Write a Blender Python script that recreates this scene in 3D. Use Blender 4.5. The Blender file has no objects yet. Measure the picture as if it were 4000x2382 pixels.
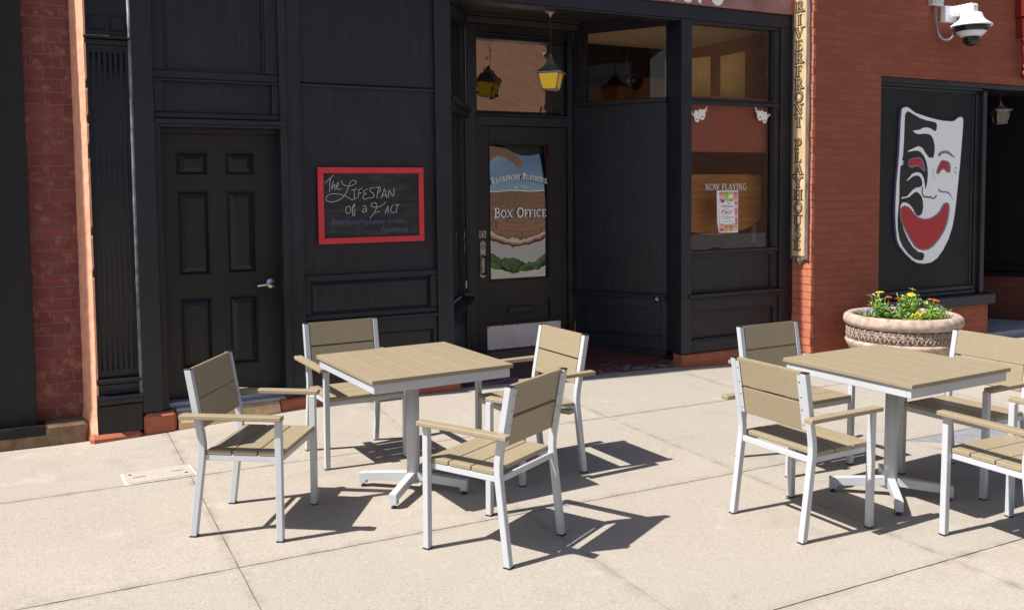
import bpy, bmesh, math, random
from mathutils import Vector, Matrix

# ------------------------------------------------------------------ camera, sky, sun, exposure
scene = bpy.context.scene
C = scene.collection
R = math.radians

cam_d = bpy.data.cameras.new("camera")
cam = bpy.data.objects.new("camera", cam_d)
C.objects.link(cam)
cam_d.sensor_width = 36.0
cam_d.lens = 32.232
cam_d.shift_x = -0.0037
cam_d.shift_y = -0.0571
cam_d.clip_end = 1000
right = Vector((0.88671, -0.46223, -0.00918)).normalized()
fwd = Vector((0.46088, 0.88535, -0.06125)).normalized()
up = right.cross(fwd).normalized()
right = fwd.cross(up)
cam.matrix_world = Matrix(((right.x, up.x, -fwd.x, -3.634), (right.y, up.y, -fwd.y, -6.981), (right.z, up.z, -fwd.z, 1.7315), (0, 0, 0, 1)))
scene.camera = cam

SUN_EL, SUN_AZ = R(54), R(-2.3)          # the sun stands a hair behind the wall plane, travelling along it
sun_dir = Vector((math.cos(SUN_EL) * math.cos(SUN_AZ), math.cos(SUN_EL) * math.sin(SUN_AZ), -math.sin(SUN_EL)))
world = bpy.data.worlds.new("World")
scene.world = world
world.use_nodes = True
wn = world.node_tree
bg = wn.nodes["Background"]
sky = wn.nodes.new("ShaderNodeTexSky")
sky.sky_type = 'NISHITA'
sky.sun_disc = False
sky.sun_elevation = SUN_EL
sky.sun_rotation = math.atan2(-sun_dir.x, -sun_dir.y)
sky.air_density = 1.0
sky.dust_density = 1.2
wn.links.new(sky.outputs[0], bg.inputs[0])
bg.inputs[1].default_value = 0.075
sun_d = bpy.data.lights.new("sun", 'SUN')
sun_d.energy = 4.6
sun_d.angle = R(0.5)
sun_d.color = (1.0, 0.965, 0.915)
sun = bpy.data.objects.new("sun", sun_d)
C.objects.link(sun)
sun.location = (-20, 0, 30)
sun.rotation_euler = sun_dir.to_track_quat('-Z', 'Y').to_euler()
scene.view_settings.view_transform = 'Standard'
scene.view_settings.look = 'None'
scene.view_settings.exposure = 0.78
scene.view_settings.gamma = 1.0

rnd = random.Random(7)

# ------------------------------------------------------------------ materials
def new_mat(name):
    m = bpy.data.materials.new(name)
    m.use_nodes = True
    nt = m.node_tree
    return m, nt, nt.nodes, nt.links, nt.nodes["Principled BSDF"]

def mix_rgb(N, L, fac, a, b, mode='MIX'):
    n = N.new("ShaderNodeMix"); n.data_type = 'RGBA'; n.blend_type = mode
    def put(sock, v):
        if hasattr(v, 'is_output') or isinstance(v, bpy.types.NodeSocket): L.new(v, sock)
        elif isinstance(v, (int, float)): sock.default_value = v
        else: sock.default_value = (v[0], v[1], v[2], 1)
    put(n.inputs[0], fac); put(n.inputs[6], a); put(n.inputs[7], b)
    return n.outputs[2]

def ramp(N, L, src, p0, p1, v0=0.0, v1=1.0):
    r = N.new("ShaderNodeMapRange"); r.clamp = True
    r.inputs[1].default_value = p0; r.inputs[2].default_value = p1
    r.inputs[3].default_value = v0; r.inputs[4].default_value = v1
    L.new(src, r.inputs[0])
    return r.outputs[0]

def coords(N, L, scale=(1, 1, 1), kind='Object'):
    t = N.new("ShaderNodeTexCoord"); mp = N.new("ShaderNodeMapping")
    mp.inputs['Scale'].default_value = scale
    L.new(t.outputs[kind], mp.inputs[0])
    return mp.outputs[0]

def noise(N, L, vec, scale, detail=4, rough=0.55, dist=0.0):
    n = N.new("ShaderNodeTexNoise")
    n.inputs['Scale'].default_value = scale; n.inputs['Detail'].default_value = detail
    n.inputs['Roughness'].default_value = rough; n.inputs['Distortion'].default_value = dist
    if vec is not None: L.new(vec, n.inputs['Vector'])
    return n.outputs['Fac']

def bump(N, L, P, h, strength, dist=0.01):
    b = N.new("ShaderNodeBump")
    b.inputs['Strength'].default_value = strength; b.inputs['Distance'].default_value = dist
    L.new(h, b.inputs['Height'])
    if P is not None: L.new(b.outputs[0], P.inputs['Normal'])
    return b

def plain(name, col, rough=0.5, metal=0.0, var=0.12, scale=6, bumpk=0.0, bscale=80, spec=0.5):
    m, nt, N, L, P = new_mat(name)
    v = coords(N, L)
    n = noise(N, L, v, scale, 5)
    a = [c * (1 - var) for c in col]; b = [min(1, c * (1 + var)) for c in col]
    L.new(mix_rgb(N, L, ramp(N, L, n, 0.3, 0.7), a, b), P.inputs['Base Color'])
    P.inputs['Roughness'].default_value = rough
    P.inputs['Metallic'].default_value = metal
    P.inputs['Specular IOR Level'].default_value = spec
    if bumpk: bump(N, L, P, noise(N, L, v, bscale, 3), bumpk, 0.004)
    return m

def black_paint(name, col, rough, grain=1.0):
    """old brushed black paint over vertical wood grain, scuffed here and there"""
    m, nt, N, L, P = new_mat(name)
    v = coords(N, L, (60, 60, 3.0)); v1 = coords(N, L)
    g = noise(N, L, v, 1.0, 5, 0.65)
    big = noise(N, L, v1, 1.7, 4)
    scr = noise(N, L, v1, 30, 7, 0.75, 1.8)
    c = mix_rgb(N, L, ramp(N, L, big, 0.3, 0.7), [x * 0.75 for x in col], [x * 1.25 for x in col])
    c = mix_rgb(N, L, ramp(N, L, g, 0.5, 0.8, 0, 0.6), c, [x * 2.2 + 0.006 for x in col])
    c = mix_rgb(N, L, ramp(N, L, scr, 0.645, 0.73, 0, 0.5), c, (0.085, 0.082, 0.078))
    P.inputs['Specular IOR Level'].default_value = 0.38
    L.new(c, P.inputs['Base Color'])
    L.new(ramp(N, L, big, 0.25, 0.75, rough - 0.1, rough + 0.12), P.inputs['Roughness'])
    mx = N.new("ShaderNodeMath"); mx.operation = 'ADD'
    L.new(g, mx.inputs[0]); L.new(scr, mx.inputs[1])
    bump(N, L, P, mx.outputs[0], 0.28 * grain, 0.004)
    return m

def brick_mat(name, brick_a, brick_b, mortar, axis, bw, rh, ms, worn=0.0, worncol=(0.4, 0.25, 0.15), bk=0.6, rough=0.8, warp=0.012, stain=0.25):
    m, nt, N, L, P = new_mat(name)
    t = N.new("ShaderNodeTexCoord")
    wv = N.new("ShaderNodeTexNoise"); wv.inputs['Scale'].default_value = 9; wv.inputs['Detail'].default_value = 3
    L.new(t.outputs['Object'], wv.inputs['Vector'])
    sub = N.new("ShaderNodeVectorMath"); sub.operation = 'MULTIPLY_ADD'
    L.new(wv.outputs['Color'], sub.inputs[0]); sub.inputs[1].default_value = (warp,) * 3
    L.new(t.outputs['Object'], sub.inputs[2])
    sep = N.new("ShaderNodeSeparateXYZ"); L.new(sub.outputs[0], sep.inputs[0])
    cmb = N.new("ShaderNodeCombineXYZ")
    L.new(sep.outputs[0 if axis == 'x' else 1], cmb.inputs[0]); L.new(sep.outputs[2], cmb.inputs[1])
    b = N.new("ShaderNodeTexBrick")
    b.inputs['Scale'].default_value = 1.0
    b.inputs['Brick Width'].default_value = bw; b.inputs['Row Height'].default_value = rh
    b.inputs['Mortar Size'].default_value = ms; b.inputs['Mortar Smooth'].default_value = 0.35
    b.inputs['Bias'].default_value = 0.0
    b.inputs['Color1'].default_value = (0, 0, 0, 1); b.inputs['Color2'].default_value = (1, 1, 1, 1)
    b.inputs['Mortar'].default_value = (0.5, 0.5, 0.5, 1)
    L.new(cmb.outputs[0], b.inputs['Vector'])
    n1 = noise(N, L, t.outputs['Object'], 14, 6, 0.65); n2 = noise(N, L, t.outputs['Object'], 1.1, 4)
    n3 = noise(N, L, t.outputs['Object'], 60, 5, 0.7)
    c = mix_rgb(N, L, b.outputs['Color'], brick_a, brick_b)
    c = mix_rgb(N, L, ramp(N, L, n2, 0.3, 0.75, 0, stain), c, [x * 0.55 for x in brick_a])
    if worn: c = mix_rgb(N, L, ramp(N, L, n1, 0.52, 0.66, 0, worn), c, worncol)
    c = mix_rgb(N, L, b.outputs['Fac'], c, mortar)
    c = mix_rgb(N, L, ramp(N, L, n3, 0.35, 0.75, 0, 0.3), c, [x * 1.5 for x in brick_a])
    L.new(c, P.inputs['Base Color'])
    P.inputs['Roughness'].default_value = rough
    P.inputs['Specular IOR Level'].default_value = 0.35
    inv = N.new("ShaderNodeMath"); inv.operation = 'MULTIPLY_ADD'
    L.new(b.outputs['Fac'], inv.inputs[0]); inv.inputs[1].default_value = -1.0
    mm = N.new("ShaderNodeMath"); mm.operation = 'MULTIPLY'; L.new(n3, mm.inputs[0]); mm.inputs[1].default_value = 0.45
    L.new(mm.outputs[0], inv.inputs[2])
    ad = N.new("ShaderNodeMath"); ad.operation = 'MULTIPLY_ADD'; L.new(n1, ad.inputs[0]); ad.inputs[1].default_value = 0.7
    L.new(inv.outputs[0], ad.inputs[2])
    bump(N, L, P, ad.outputs[0], bk, 0.008)
    return m

def concrete_mat():
    m, nt, N, L, P = new_mat("broom finished concrete")
    t = N.new("ShaderNodeTexCoord"); o = t.outputs['Object']
    big = noise(N, L, o, 0.7, 5); mid = noise(N, L, o, 5, 5, 0.6); fine = noise(N, L, o, 75, 5, 0.8)
    mp = N.new("ShaderNodeMapping"); mp.inputs['Scale'].default_value = (150, 2.2, 1); L.new(o, mp.inputs[0])
    broom = noise(N, L, mp.outputs[0], 1.0, 3, 0.6)
    at = N.new("ShaderNodeAttribute"); at.attribute_name = "slab_tint"; at.attribute_type = 'GEOMETRY'
    c = mix_rgb(N, L, ramp(N, L, big, 0.3, 0.7), (0.375, 0.329, 0.278), (0.425, 0.376, 0.321))
    c = mix_rgb(N, L, ramp(N, L, mid, 0.35, 0.7, 0, 0.35), c, (0.37, 0.315, 0.26))
    c = mix_rgb(N, L, at.outputs['Fac'], c, (0.335, 0.315, 0.275))
    c = mix_rgb(N, L, ramp(N, L, broom, 0.35, 0.75, 0, 0.16), c, (0.33, 0.265, 0.205))
    vo = N.new("ShaderNodeTexVoronoi"); vo.inputs['Scale'].default_value = 62; L.new(o, vo.inputs['Vector'])
    sel = N.new("ShaderNodeSeparateColor"); L.new(vo.outputs['Color'], sel.inputs[0])
    grain = ramp(N, L, vo.outputs['Distance'], 0.30, 0.22)
    mul = N.new("ShaderNodeMath"); mul.operation = 'MULTIPLY'; L.new(grain, mul.inputs[0]); L.new(ramp(N, L, sel.outputs[0], 0.72, 0.74, 0, 0.6), mul.inputs[1])
    c = mix_rgb(N, L, mul.outputs[0], c, (0.20, 0.15, 0.11))
    mul2 = N.new("ShaderNodeMath"); mul2.operation = 'MULTIPLY'; L.new(grain, mul2.inputs[0]); L.new(ramp(N, L, sel.outputs[1], 0.80, 0.82, 0, 0.35), mul2.inputs[1])
    c = mix_rgb(N, L, mul2.outputs[0], c, (0.72, 0.66, 0.58))
    c = mix_rgb(N, L, ramp(N, L, fine, 0.44, 0.66, 0, 0.55), c, (0.25, 0.20, 0.155))
    st = noise(N, L, o, 1.6, 7, 0.72, 0.9)
    c = mix_rgb(N, L, ramp(N, L, st, 0.54, 0.76, 0, 0.55), c, (0.245, 0.212, 0.18))
    st2 = noise(N, L, o, 3.1, 5, 0.6, 0.2)
    c = mix_rgb(N, L, ramp(N, L, st2, 0.62, 0.74, 0, 0.30), c, (0.56, 0.51, 0.45))
    sp = N.new("ShaderNodeSeparateXYZ"); L.new(o, sp.inputs[0])
    dd = []
    for k, off, half in ((0, 2.87, 0.7485), (1, 1.235, 0.7365)):
        a = N.new("ShaderNodeMath"); a.operation = 'ADD'; L.new(sp.outputs[k], a.inputs[0]); a.inputs[1].default_value = off
        q = N.new("ShaderNodeMath"); q.operation = 'PINGPONG'; L.new(a.outputs[0], q.inputs[0]); q.inputs[1].default_value = half
        dd.append(q.outputs[0])
    mn = N.new("ShaderNodeMath"); mn.operation = 'MINIMUM'; L.new(dd[0], mn.inputs[0]); L.new(dd[1], mn.inputs[1])
    jd = ramp(N, L, mn.outputs[0], 0.0, 0.055, 0.75, 0.0); jn = ramp(N, L, noise(N, L, o, 7, 5, 0.7), 0.42, 0.68)
    jm = N.new("ShaderNodeMath"); jm.operation = 'MULTIPLY'; L.new(jd, jm.inputs[0]); L.new(jn, jm.inputs[1])
    c = mix_rgb(N, L, jm.outputs[0], c, (0.20, 0.165, 0.13))
    gum = N.new("ShaderNodeTexVoronoi"); gum.inputs['Scale'].default_value = 2.6; L.new(o, gum.inputs['Vector'])
    gs = N.new("ShaderNodeSeparateColor"); L.new(gum.outputs['Color'], gs.inputs[0])
    gm = N.new("ShaderNodeMath"); gm.operation = 'MULTIPLY'; L.new(ramp(N, L, gum.outputs['Distance'], 0.045, 0.02), gm.inputs[0]); L.new(ramp(N, L, gs.outputs[2], 0.55, 0.6, 0, 0.5), gm.inputs[1])
    c = mix_rgb(N, L, gm.outputs[0], c, (0.17, 0.15, 0.13))
    L.new(c, P.inputs['Base Color'])
    P.inputs['Roughness'].default_value = 0.85
    P.inputs['Specular IOR Level'].default_value = 0.3
    ad = N.new("ShaderNodeMath"); ad.operation = 'ADD'; L.new(broom, ad.inputs[0]); L.new(fine, ad.inputs[1])
    bump(N, L, P, ad.outputs[0], 0.22, 0.004)
    return m

def mirror_glass(name, refl, tint=(0.9, 0.88, 0.84), wave=0.0, wscale=3.0, clear=False, dark=(0.01, 0.009, 0.008), stretch=(1, 1, 1)):
    """old shop glass: part mirror, part see-through (or backed by darkness)"""
    m, nt, N, L, P = new_mat(name)
    out = N["Material Output"]
    g = N.new("ShaderNodeBsdfGlossy"); g.inputs['Roughness'].default_value = 0.0
    g.inputs['Color'].default_value = (*tint, 1)
    if clear:
        d = N.new("ShaderNodeBsdfTransparent"); d.inputs['Color'].default_value = (0.93, 0.95, 0.93, 1)
    else:
        d = N.new("ShaderNodeBsdfDiffuse"); d.inputs['Color'].default_value = (*dark, 1)
    fr = N.new("ShaderNodeFresnel"); fr.inputs['IOR'].default_value = 1.5
    mr = ramp(N, L, fr.outputs[0], 0.04, 1.0, refl, 1.0)
    mx = N.new("ShaderNodeMixShader"); L.new(mr, mx.inputs[0]); L.new(d.outputs[0], mx.inputs[1]); L.new(g.outputs[0], mx.inputs[2])
    L.new(mx.outputs[0], out.inputs['Surface'])
    if wave:
        b = bump(N, L, None, noise(N, L, coords(N, L, stretch), wscale, 2, 0.5), wave, 0.05)
        L.new(b.outputs[0], g.inputs['Normal'])
    return m

def grain_wood(name, a, b, scale=(3, 60, 60), rough=0.45, spec=0.5):
    m, nt, N, L, P = new_mat(name)
    v = coords(N, L, scale)
    n = noise(N, L, v, 1.0, 6, 0.65, 0.6)
    L.new(mix_rgb(N, L, ramp(N, L, n, 0.3, 0.7), a, b), P.inputs['Base Color'])
    P.inputs['Roughness'].default_value = rough
    P.inputs['Specular IOR Level'].default_value = spec
    bump(N, L, P, n, 0.15, 0.003)
    return m

def worn_red_floor():
    m, nt, N, L, P = new_mat("worn red floor paint")
    o = coords(N, L)
    sp = N.new("ShaderNodeSeparateXYZ"); L.new(o, sp.inputs[0])
    n = noise(N, L, o, 13, 7, 0.72, 0.6); n2 = noise(N, L, coords(N, L, (4, 20, 1)), 3, 5, 0.7)
    edge = ramp(N, L, sp.outputs[1], 0.0, 0.75, 0.22, -0.10)     # the paint is walked off nearest the sidewalk
    ad = N.new("ShaderNodeMath"); ad.operation = 'ADD'; L.new(n, ad.inputs[0]); L.new(edge, ad.inputs[1])
    ad2 = N.new("ShaderNodeMath"); ad2.operation = 'MULTIPLY_ADD'; L.new(n2, ad2.inputs[0]); ad2.inputs[1].default_value = 0.25; L.new(ad.outputs[0], ad2.inputs[2])
    c = mix_rgb(N, L, ramp(N, L, ad2.outputs[0], 0.80, 0.88), (0.115, 0.030, 0.026), (0.26, 0.235, 0.25))
    L.new(c, P.inputs['Base Color']); P.inputs['Roughness'].default_value = 0.5
    bump(N, L, P, n, 0.2, 0.003)
    return m

def speckle(name, col, rough, k=0.25, scale=420, bk=0.12, spec=0.4):
    m, nt, N, L, P = new_mat(name)
    o = coords(N, L)
    n = noise(N, L, o, scale, 2, 0.6); b = noise(N, L, o, 9, 4)
    c = mix_rgb(N, L, ramp(N, L, n, 0.35, 0.65), [x * (1 - k) for x in col], [x * (1 + k) for x in col])
    c = mix_rgb(N, L, ramp(N, L, b, 0.3, 0.7, 0, 0.18), c, [x * 0.8 for x in col])
    oi = N.new("ShaderNodeObjectInfo")
    c = mix_rgb(N, L, ramp(N, L, oi.outputs['Random'], 0, 1, 0, 0.22), c, [x * 0.72 for x in col])
    sc = noise(N, L, coords(N, L, (3, 25, 25)), 6, 6, 0.7)
    c = mix_rgb(N, L, ramp(N, L, sc, 0.62, 0.75, 0, 0.3), c, [min(1, x * 1.5 + 0.03) for x in col])
    L.new(c, P.inputs['Base Color']); P.inputs['Roughness'].default_value = rough
    P.inputs['Specular IOR Level'].default_value = spec
    bump(N, L, P, n, bk, 0.002)
    return m

M = {}
M['concrete'] = concrete_mat()
M['joint'] = plain("dark joint", (0.06, 0.05, 0.042), 0.95)
M['black'] = black_paint("old black paint", (0.0158, 0.0152, 0.0212), 0.36, 1.7)
M['black_door'] = black_paint("black door paint", (0.0118, 0.0102, 0.0106), 0.40, 0.9)
M['black_gloss'] = black_paint("thick black gloss paint on iron", (0.0095, 0.009, 0.0105), 0.32, 1.8)
M['black_board'] = black_paint("matt black board", (0.0085, 0.0078, 0.0092), 0.6, 0.6)
M['porch_black'] = plain("black porch paint with painted shade", (0.004, 0.0038, 0.0042), 0.7, spec=0.15)  # black paint darkened further to hold the porch's shade
M['brick_rust'] = brick_mat("rust painted brick", (0.285, 0.078, 0.043), (0.345, 0.100, 0.056), (0.262, 0.071, 0.040), 'x', 0.215, 0.0765, 0.0035, bk=0.75, warp=0.03, stain=0.4)
M['brick_rust_sunlit'] = brick_mat("rust brick end with painted sunlight", (0.46, 0.145, 0.08), (0.52, 0.17, 0.095), (0.40, 0.12, 0.07), 'y', 0.215, 0.0765, 0.0045, bk=0.8)  # same paint as the brick wall, lightened as if in sun
M['brick_worn'] = brick_mat("flaking red brick", (0.165, 0.045, 0.042), (0.235, 0.068, 0.058), (0.19, 0.118, 0.095), 'x', 0.215, 0.0845, 0.006, worn=0.8, worncol=(0.34, 0.155, 0.09), bk=1.0, warp=0.028, stain=0.5)
M['brick_far'] = brick_mat("brown brick across the street", (0.24, 0.125, 0.08), (0.34, 0.19, 0.12), (0.11, 0.08, 0.065), 'x', 0.62, 0.24, 0.016, worn=0.5, worncol=(0.36, 0.22, 0.14), bk=0.6, warp=0.06, stain=0.6)
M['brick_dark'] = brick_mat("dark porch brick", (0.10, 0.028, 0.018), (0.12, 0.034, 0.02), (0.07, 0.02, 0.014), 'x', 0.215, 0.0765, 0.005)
#M['stone_far'] = brick_mat("tan stone across the street", (0.36, 0.23, 0.15), (0.44, 0.30, 0.20), (0.20, 0.13, 0.09), 'x', 1.6, 0.75, 0.02, worn=0.6, worncol=(0.26, 0.15, 0.12), bk=0.5, warp=0.10)
M['worn_glint_edge'] = plain("worn black paint with painted sun glint", (0.15, 0.15, 0.17), 0.6, var=0.6, scale=13, bumpk=0.6, bscale=60)  # worn paint, also paled to stand for sun glints on the edges
M['red_masonry'] = plain("red masonry paint", (0.38, 0.105, 0.052), 0.7, var=0.16, scale=9, bumpk=0.7, bscale=45)
M['sunlit_splay'] = plain("red masonry with painted sunlight", (0.76, 0.35, 0.22), 0.75, var=0.16, scale=14, bumpk=1.0, bscale=45)  # red masonry paint with the sun's brightness put into its colour
M['yellow_step'] = plain("yellow step paint with painted sunlight", (0.74, 0.50, 0.25), 0.6, var=0.25, scale=9, bumpk=0.6, bscale=30)  # yellow paint lightened to stand for sun on the step
M['grey_paint'] = plain("grey threshold paint", (0.33, 0.32, 0.35), 0.5, var=0.2)
M['sill_stone'] = plain("brown stained stone", (0.20, 0.13, 0.075), 0.85, var=0.4, scale=14, bumpk=0.6, bscale=60)
M['floor_red'] = worn_red_floor()
M['tan'] = speckle("tan poly lumber", (0.305, 0.245, 0.157), 0.5, 0.22, 230, 0.2)
M['frame'] = plain("silver white powder coat", (0.465, 0.48, 0.50), 0.34, var=0.02, bumpk=0.03, bscale=400)
M['plastic'] = plain("black plastic", (0.02, 0.02, 0.02), 0.4)
M['steel'] = plain("brushed steel", (0.55, 0.53, 0.50), 0.28, 1.0, var=0.1, scale=30)
M['pewter'] = plain("aged pewter", (0.30, 0.28, 0.255), 0.36, 1.0, var=0.3, scale=18)
M['kick'] = plain("scuffed pink copper plate", (0.93, 0.78, 0.71), 0.5, 0.1, var=0.10, scale=7, bumpk=0.1, bscale=150)
M['glass_door'] = mirror_glass("rippled door glass", 0.30, wave=0.018, wscale=1.0, stretch=(5.0, 1, 2.5))
M['glass_transom'] = mirror_glass("wavy old transom glass", 0.42, (0.95, 0.87, 0.78), wave=0.05, wscale=9.0)
M['glass_side'] = mirror_glass("side light glass", 0.035, wave=0.003, clear=True)
M['glass_shop'] = mirror_glass("shop window glass", 0.075, wave=0.004, clear=True)
M['slate'] = None
M['red_frame'] = plain("bright red frame paint", (0.62, 0.035, 0.045), 0.45, var=0.06, scale=14)
M['chalk'] = plain("white chalk", (0.64, 0.63, 0.60), 0.9, var=0.25, scale=120)
M['chalk_blue'] = plain("blue chalk", (0.13, 0.145, 0.25), 0.9, var=0.3, scale=120)
M['chalk_grey'] = plain("rubbed grey chalk", (0.085, 0.08, 0.085), 0.9, var=0.3, scale=90)
M['white_paint'] = plain("white sign paint", (0.92, 0.92, 0.94), 0.45, var=0.02)
M['white_vinyl'] = plain("white vinyl", (0.95, 0.94, 0.93), 0.5, var=0.02)
M['mask_black'] = plain("black sign paint", (0.008, 0.008, 0.008), 0.5, var=0.2)
M['mask_red'] = plain("dark red sign paint", (0.46, 0.02, 0.028), 0.5, var=0.05)
M['mask_grey'] = plain("slate grey sign paint", (0.20, 0.22, 0.28), 0.5, var=0.05)
M['mask_edge'] = plain("mask edge with painted blue shade", (0.10, 0.13, 0.22), 0.5, var=0.1)  # blue shade on the mask's side, put into the colour
M['sign_wood'] = grain_wood("blond sign board", (0.40, 0.27, 0.145), (0.70, 0.51, 0.30), (18, 18, 3.5), 0.6)
M['sign_dark'] = grain_wood("weathered dark sign edge", (0.06, 0.035, 0.025), (0.24, 0.18, 0.15), (40, 40, 5), 0.5)
M['sign_letter'] = grain_wood("carved letter", (0.20, 0.13, 0.07), (0.34, 0.24, 0.14), (60, 60, 60), 0.6)
M['sign_outline'] = plain("burnt letter outline", (0.035, 0.022, 0.014), 0.7)  # the letters' own dark brown outline
M['maroon'] = plain("maroon fascia paint", (0.33, 0.155, 0.145), 0.6, var=0.22, scale=4, bumpk=0.15, bscale=30)
M['planter'] = plain("cast buff stone", (0.40, 0.305, 0.24), 0.85, var=0.38, scale=17, bumpk=0.7, bscale=110)
M['planter_dark'] = plain("dark stone relief ground", (0.17, 0.125, 0.10), 0.9, var=0.3, scale=30)  # darker tone behind the raised relief
M['soil'] = plain("dark potting soil", (0.045, 0.032, 0.024), 0.95, var=0.4, scale=40, bumpk=1.0, bscale=60)
M['leaf'] = plain("fresh green leaf", (0.13, 0.25, 0.035), 0.5, var=0.45, scale=30)
M['leaf_pale'] = plain("pale green feathery leaf", (0.22, 0.36, 0.06), 0.5, var=0.4, scale=30)
M['petal_yellow'] = plain("yellow petal", (0.85, 0.62, 0.01), 0.5, var=0.1)
M['petal_orange'] = plain("orange petal", (0.85, 0.17, 0.015), 0.5, var=0.25, scale=60)
M['petal_red'] = plain("red petal", (0.72, 0.03, 0.02), 0.5, var=0.2, scale=60)
M['petal_violet'] = plain("lilac petal", (0.50, 0.42, 0.78), 0.5, var=0.3, scale=60)
M['petal_bud'] = plain("cream bud", (0.75, 0.70, 0.40), 0.5, var=0.1)
M['lantern'] = plain("dull galvanised lantern metal", (0.30, 0.29, 0.28), 0.45, 0.6, var=0.25, scale=20)
M['rust'] = plain("rusty chain", (0.14, 0.075, 0.04), 0.7, 0.3, var=0.4, scale=60)
M['cast'] = plain("cream enamel ceiling cup", (0.46, 0.38, 0.28), 0.5, var=0.3, scale=30)
M['cam_white'] = plain("white camera plastic", (0.80, 0.81, 0.84), 0.4, var=0.02)
M['cam_dark'] = plain("camera underside black", (0.012, 0.012, 0.013), 0.25)
M['dome'] = plain("smoked dome", (0.012, 0.012, 0.013), 0.04, var=0.0)
M['box_metal'] = plain("galvanised junction box", (0.56, 0.55, 0.56), 0.4, 0.3, var=0.1)
M['conduit'] = plain("grey flexible conduit", (0.14, 0.14, 0.14), 0.5, var=0.1)
M['cream'] = plain("cream ceiling paint", (0.88, 0.72, 0.44), 0.7, var=0.08)
M['ochre'] = plain("ochre wall paint", (0.74, 0.40, 0.11), 0.7, var=0.15)
M['rust_wall'] = plain("rust brown wall paint", (0.30, 0.11, 0.035), 0.7, var=0.15)
M['beam_dark'] = plain("dark stained beam", (0.03, 0.022, 0.017), 0.6, var=0.3)
M['valance'] = plain("terracotta red board", (0.55, 0.14, 0.09), 0.55, var=0.1)
M['oak'] = grain_wood("varnished oak", (0.45, 0.14, 0.03), (0.88, 0.37, 0.10), (2.5, 40, 40), 0.35)
M['oak_post'] = grain_wood("turned oak", (0.40, 0.18, 0.06), (0.72, 0.40, 0.15), (40, 40, 3), 0.35)
M['asphalt'] = plain("asphalt", (0.055, 0.053, 0.05), 0.9, var=0.2, scale=20, bumpk=0.4, bscale=150)
M['patch'] = plain("blue grey painted shadow", (0.21, 0.21, 0.225), 0.9, var=0.2, scale=20, bumpk=0.4, bscale=90)
M['lid_rim'] = plain("pale lid rim", (0.66, 0.60, 0.52), 0.8, var=0.25, scale=60)
M['street_pale'] = plain("pale worn street concrete", (0.24, 0.235, 0.225), 0.9, var=0.12, scale=3)
M['kerb'] = plain("pale kerb concrete", (0.31, 0.285, 0.255), 0.85, var=0.15, scale=5)
M['paver'] = plain("red clay pavers", (0.26, 0.10, 0.07), 0.85, var=0.2, scale=7)
M['grass'] = plain("green planting", (0.028, 0.055, 0.010), 0.8, var=0.5, scale=5, bumpk=1.0, bscale=20)
M['dark_glass'] = mirror_glass("dark far window glass", 0.25)
M['white_trim'] = plain("white far trim", (0.7, 0.7, 0.7), 0.6)
M['poster_white'] = plain("poster paper", (0.86, 0.84, 0.84), 0.6, var=0.02)
M['poster_pink'] = plain("poster pink", (0.80, 0.10, 0.36), 0.6, var=0.05)
M['poster_rose'] = plain("poster rose", (0.84, 0.48, 0.50), 0.6, var=0.05)
M['poster_green'] = plain("poster green", (0.38, 0.60, 0.10), 0.6, var=0.05)
M['poster_gold'] = plain("poster gold", (0.62, 0.32, 0.06), 0.6, var=0.05)
M['ink'] = plain("black ink", (0.02, 0.02, 0.02), 0.6, var=0.1)
M['ink_red'] = plain("red ink", (0.60, 0.02, 0.03), 0.6, var=0.1)
M['bracket_red'] = plain("glossy red turned wood", (0.17, 0.016, 0.014), 0.35, var=0.1)
M['cover'] = None

def slate_mat():
    m, nt, N, L, P = new_mat("smeared chalkboard slate")
    o = coords(N, L, (2.2, 2.2, 7.0)); n = noise(N, L, o, 2.2, 7, 0.62, 0.9)
    L.new(mix_rgb(N, L, ramp(N, L, n, 0.42, 0.75), (0.012, 0.011, 0.0125), (0.052, 0.049, 0.054)), P.inputs['Base Color'])
    P.inputs['Roughness'].default_value = 0.7
    return m
M['slate'] = slate_mat()

def cover_mat():
    m, nt, N, L, P = new_mat("pale composite utility lid")
    v = coords(N, L); mp = N.new("ShaderNodeTexChecker"); mp.inputs['Scale'].default_value = 130; L.new(v, mp.inputs['Vector'])
    n = noise(N, L, v, 25, 5)
    c = mix_rgb(N, L, ramp(N, L, n, 0.4, 0.75, 0, 0.5), (0.50, 0.45, 0.385), (0.34, 0.29, 0.235))
    c = mix_rgb(N, L, mp.outputs['Fac'], c, (0.36, 0.31, 0.255))
    L.new(c, P.inputs['Base Color']); P.inputs['Roughness'].default_value = 0.8
    bump(N, L, P, mp.outputs['Fac'], 0.4, 0.002)
    return m
M['cover'] = cover_mat()

def amber_mat():
    m, nt, N, L, P = new_mat("amber lantern glass")
    n = noise(N, L, coords(N, L, (1, 1, 3)), 25, 4)
    L.new(mix_rgb(N, L, n, (0.92, 0.50, 0.0), (1.0, 0.66, 0.01)), P.inputs['Base Color'])
    P.inputs['Roughness'].default_value = 0.25
    P.inputs['Emission Color'].default_value = (1.0, 0.60, 0.02, 1)
    P.inputs['Emission Strength'].default_value = 0.05  # faint added glow in the panes; the lantern is unlit
    return m
M['amber'] = amber_mat()
M['glass_lamp'] = plain("frosted lamp glass", (0.16, 0.145, 0.11), 0.3)

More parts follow.
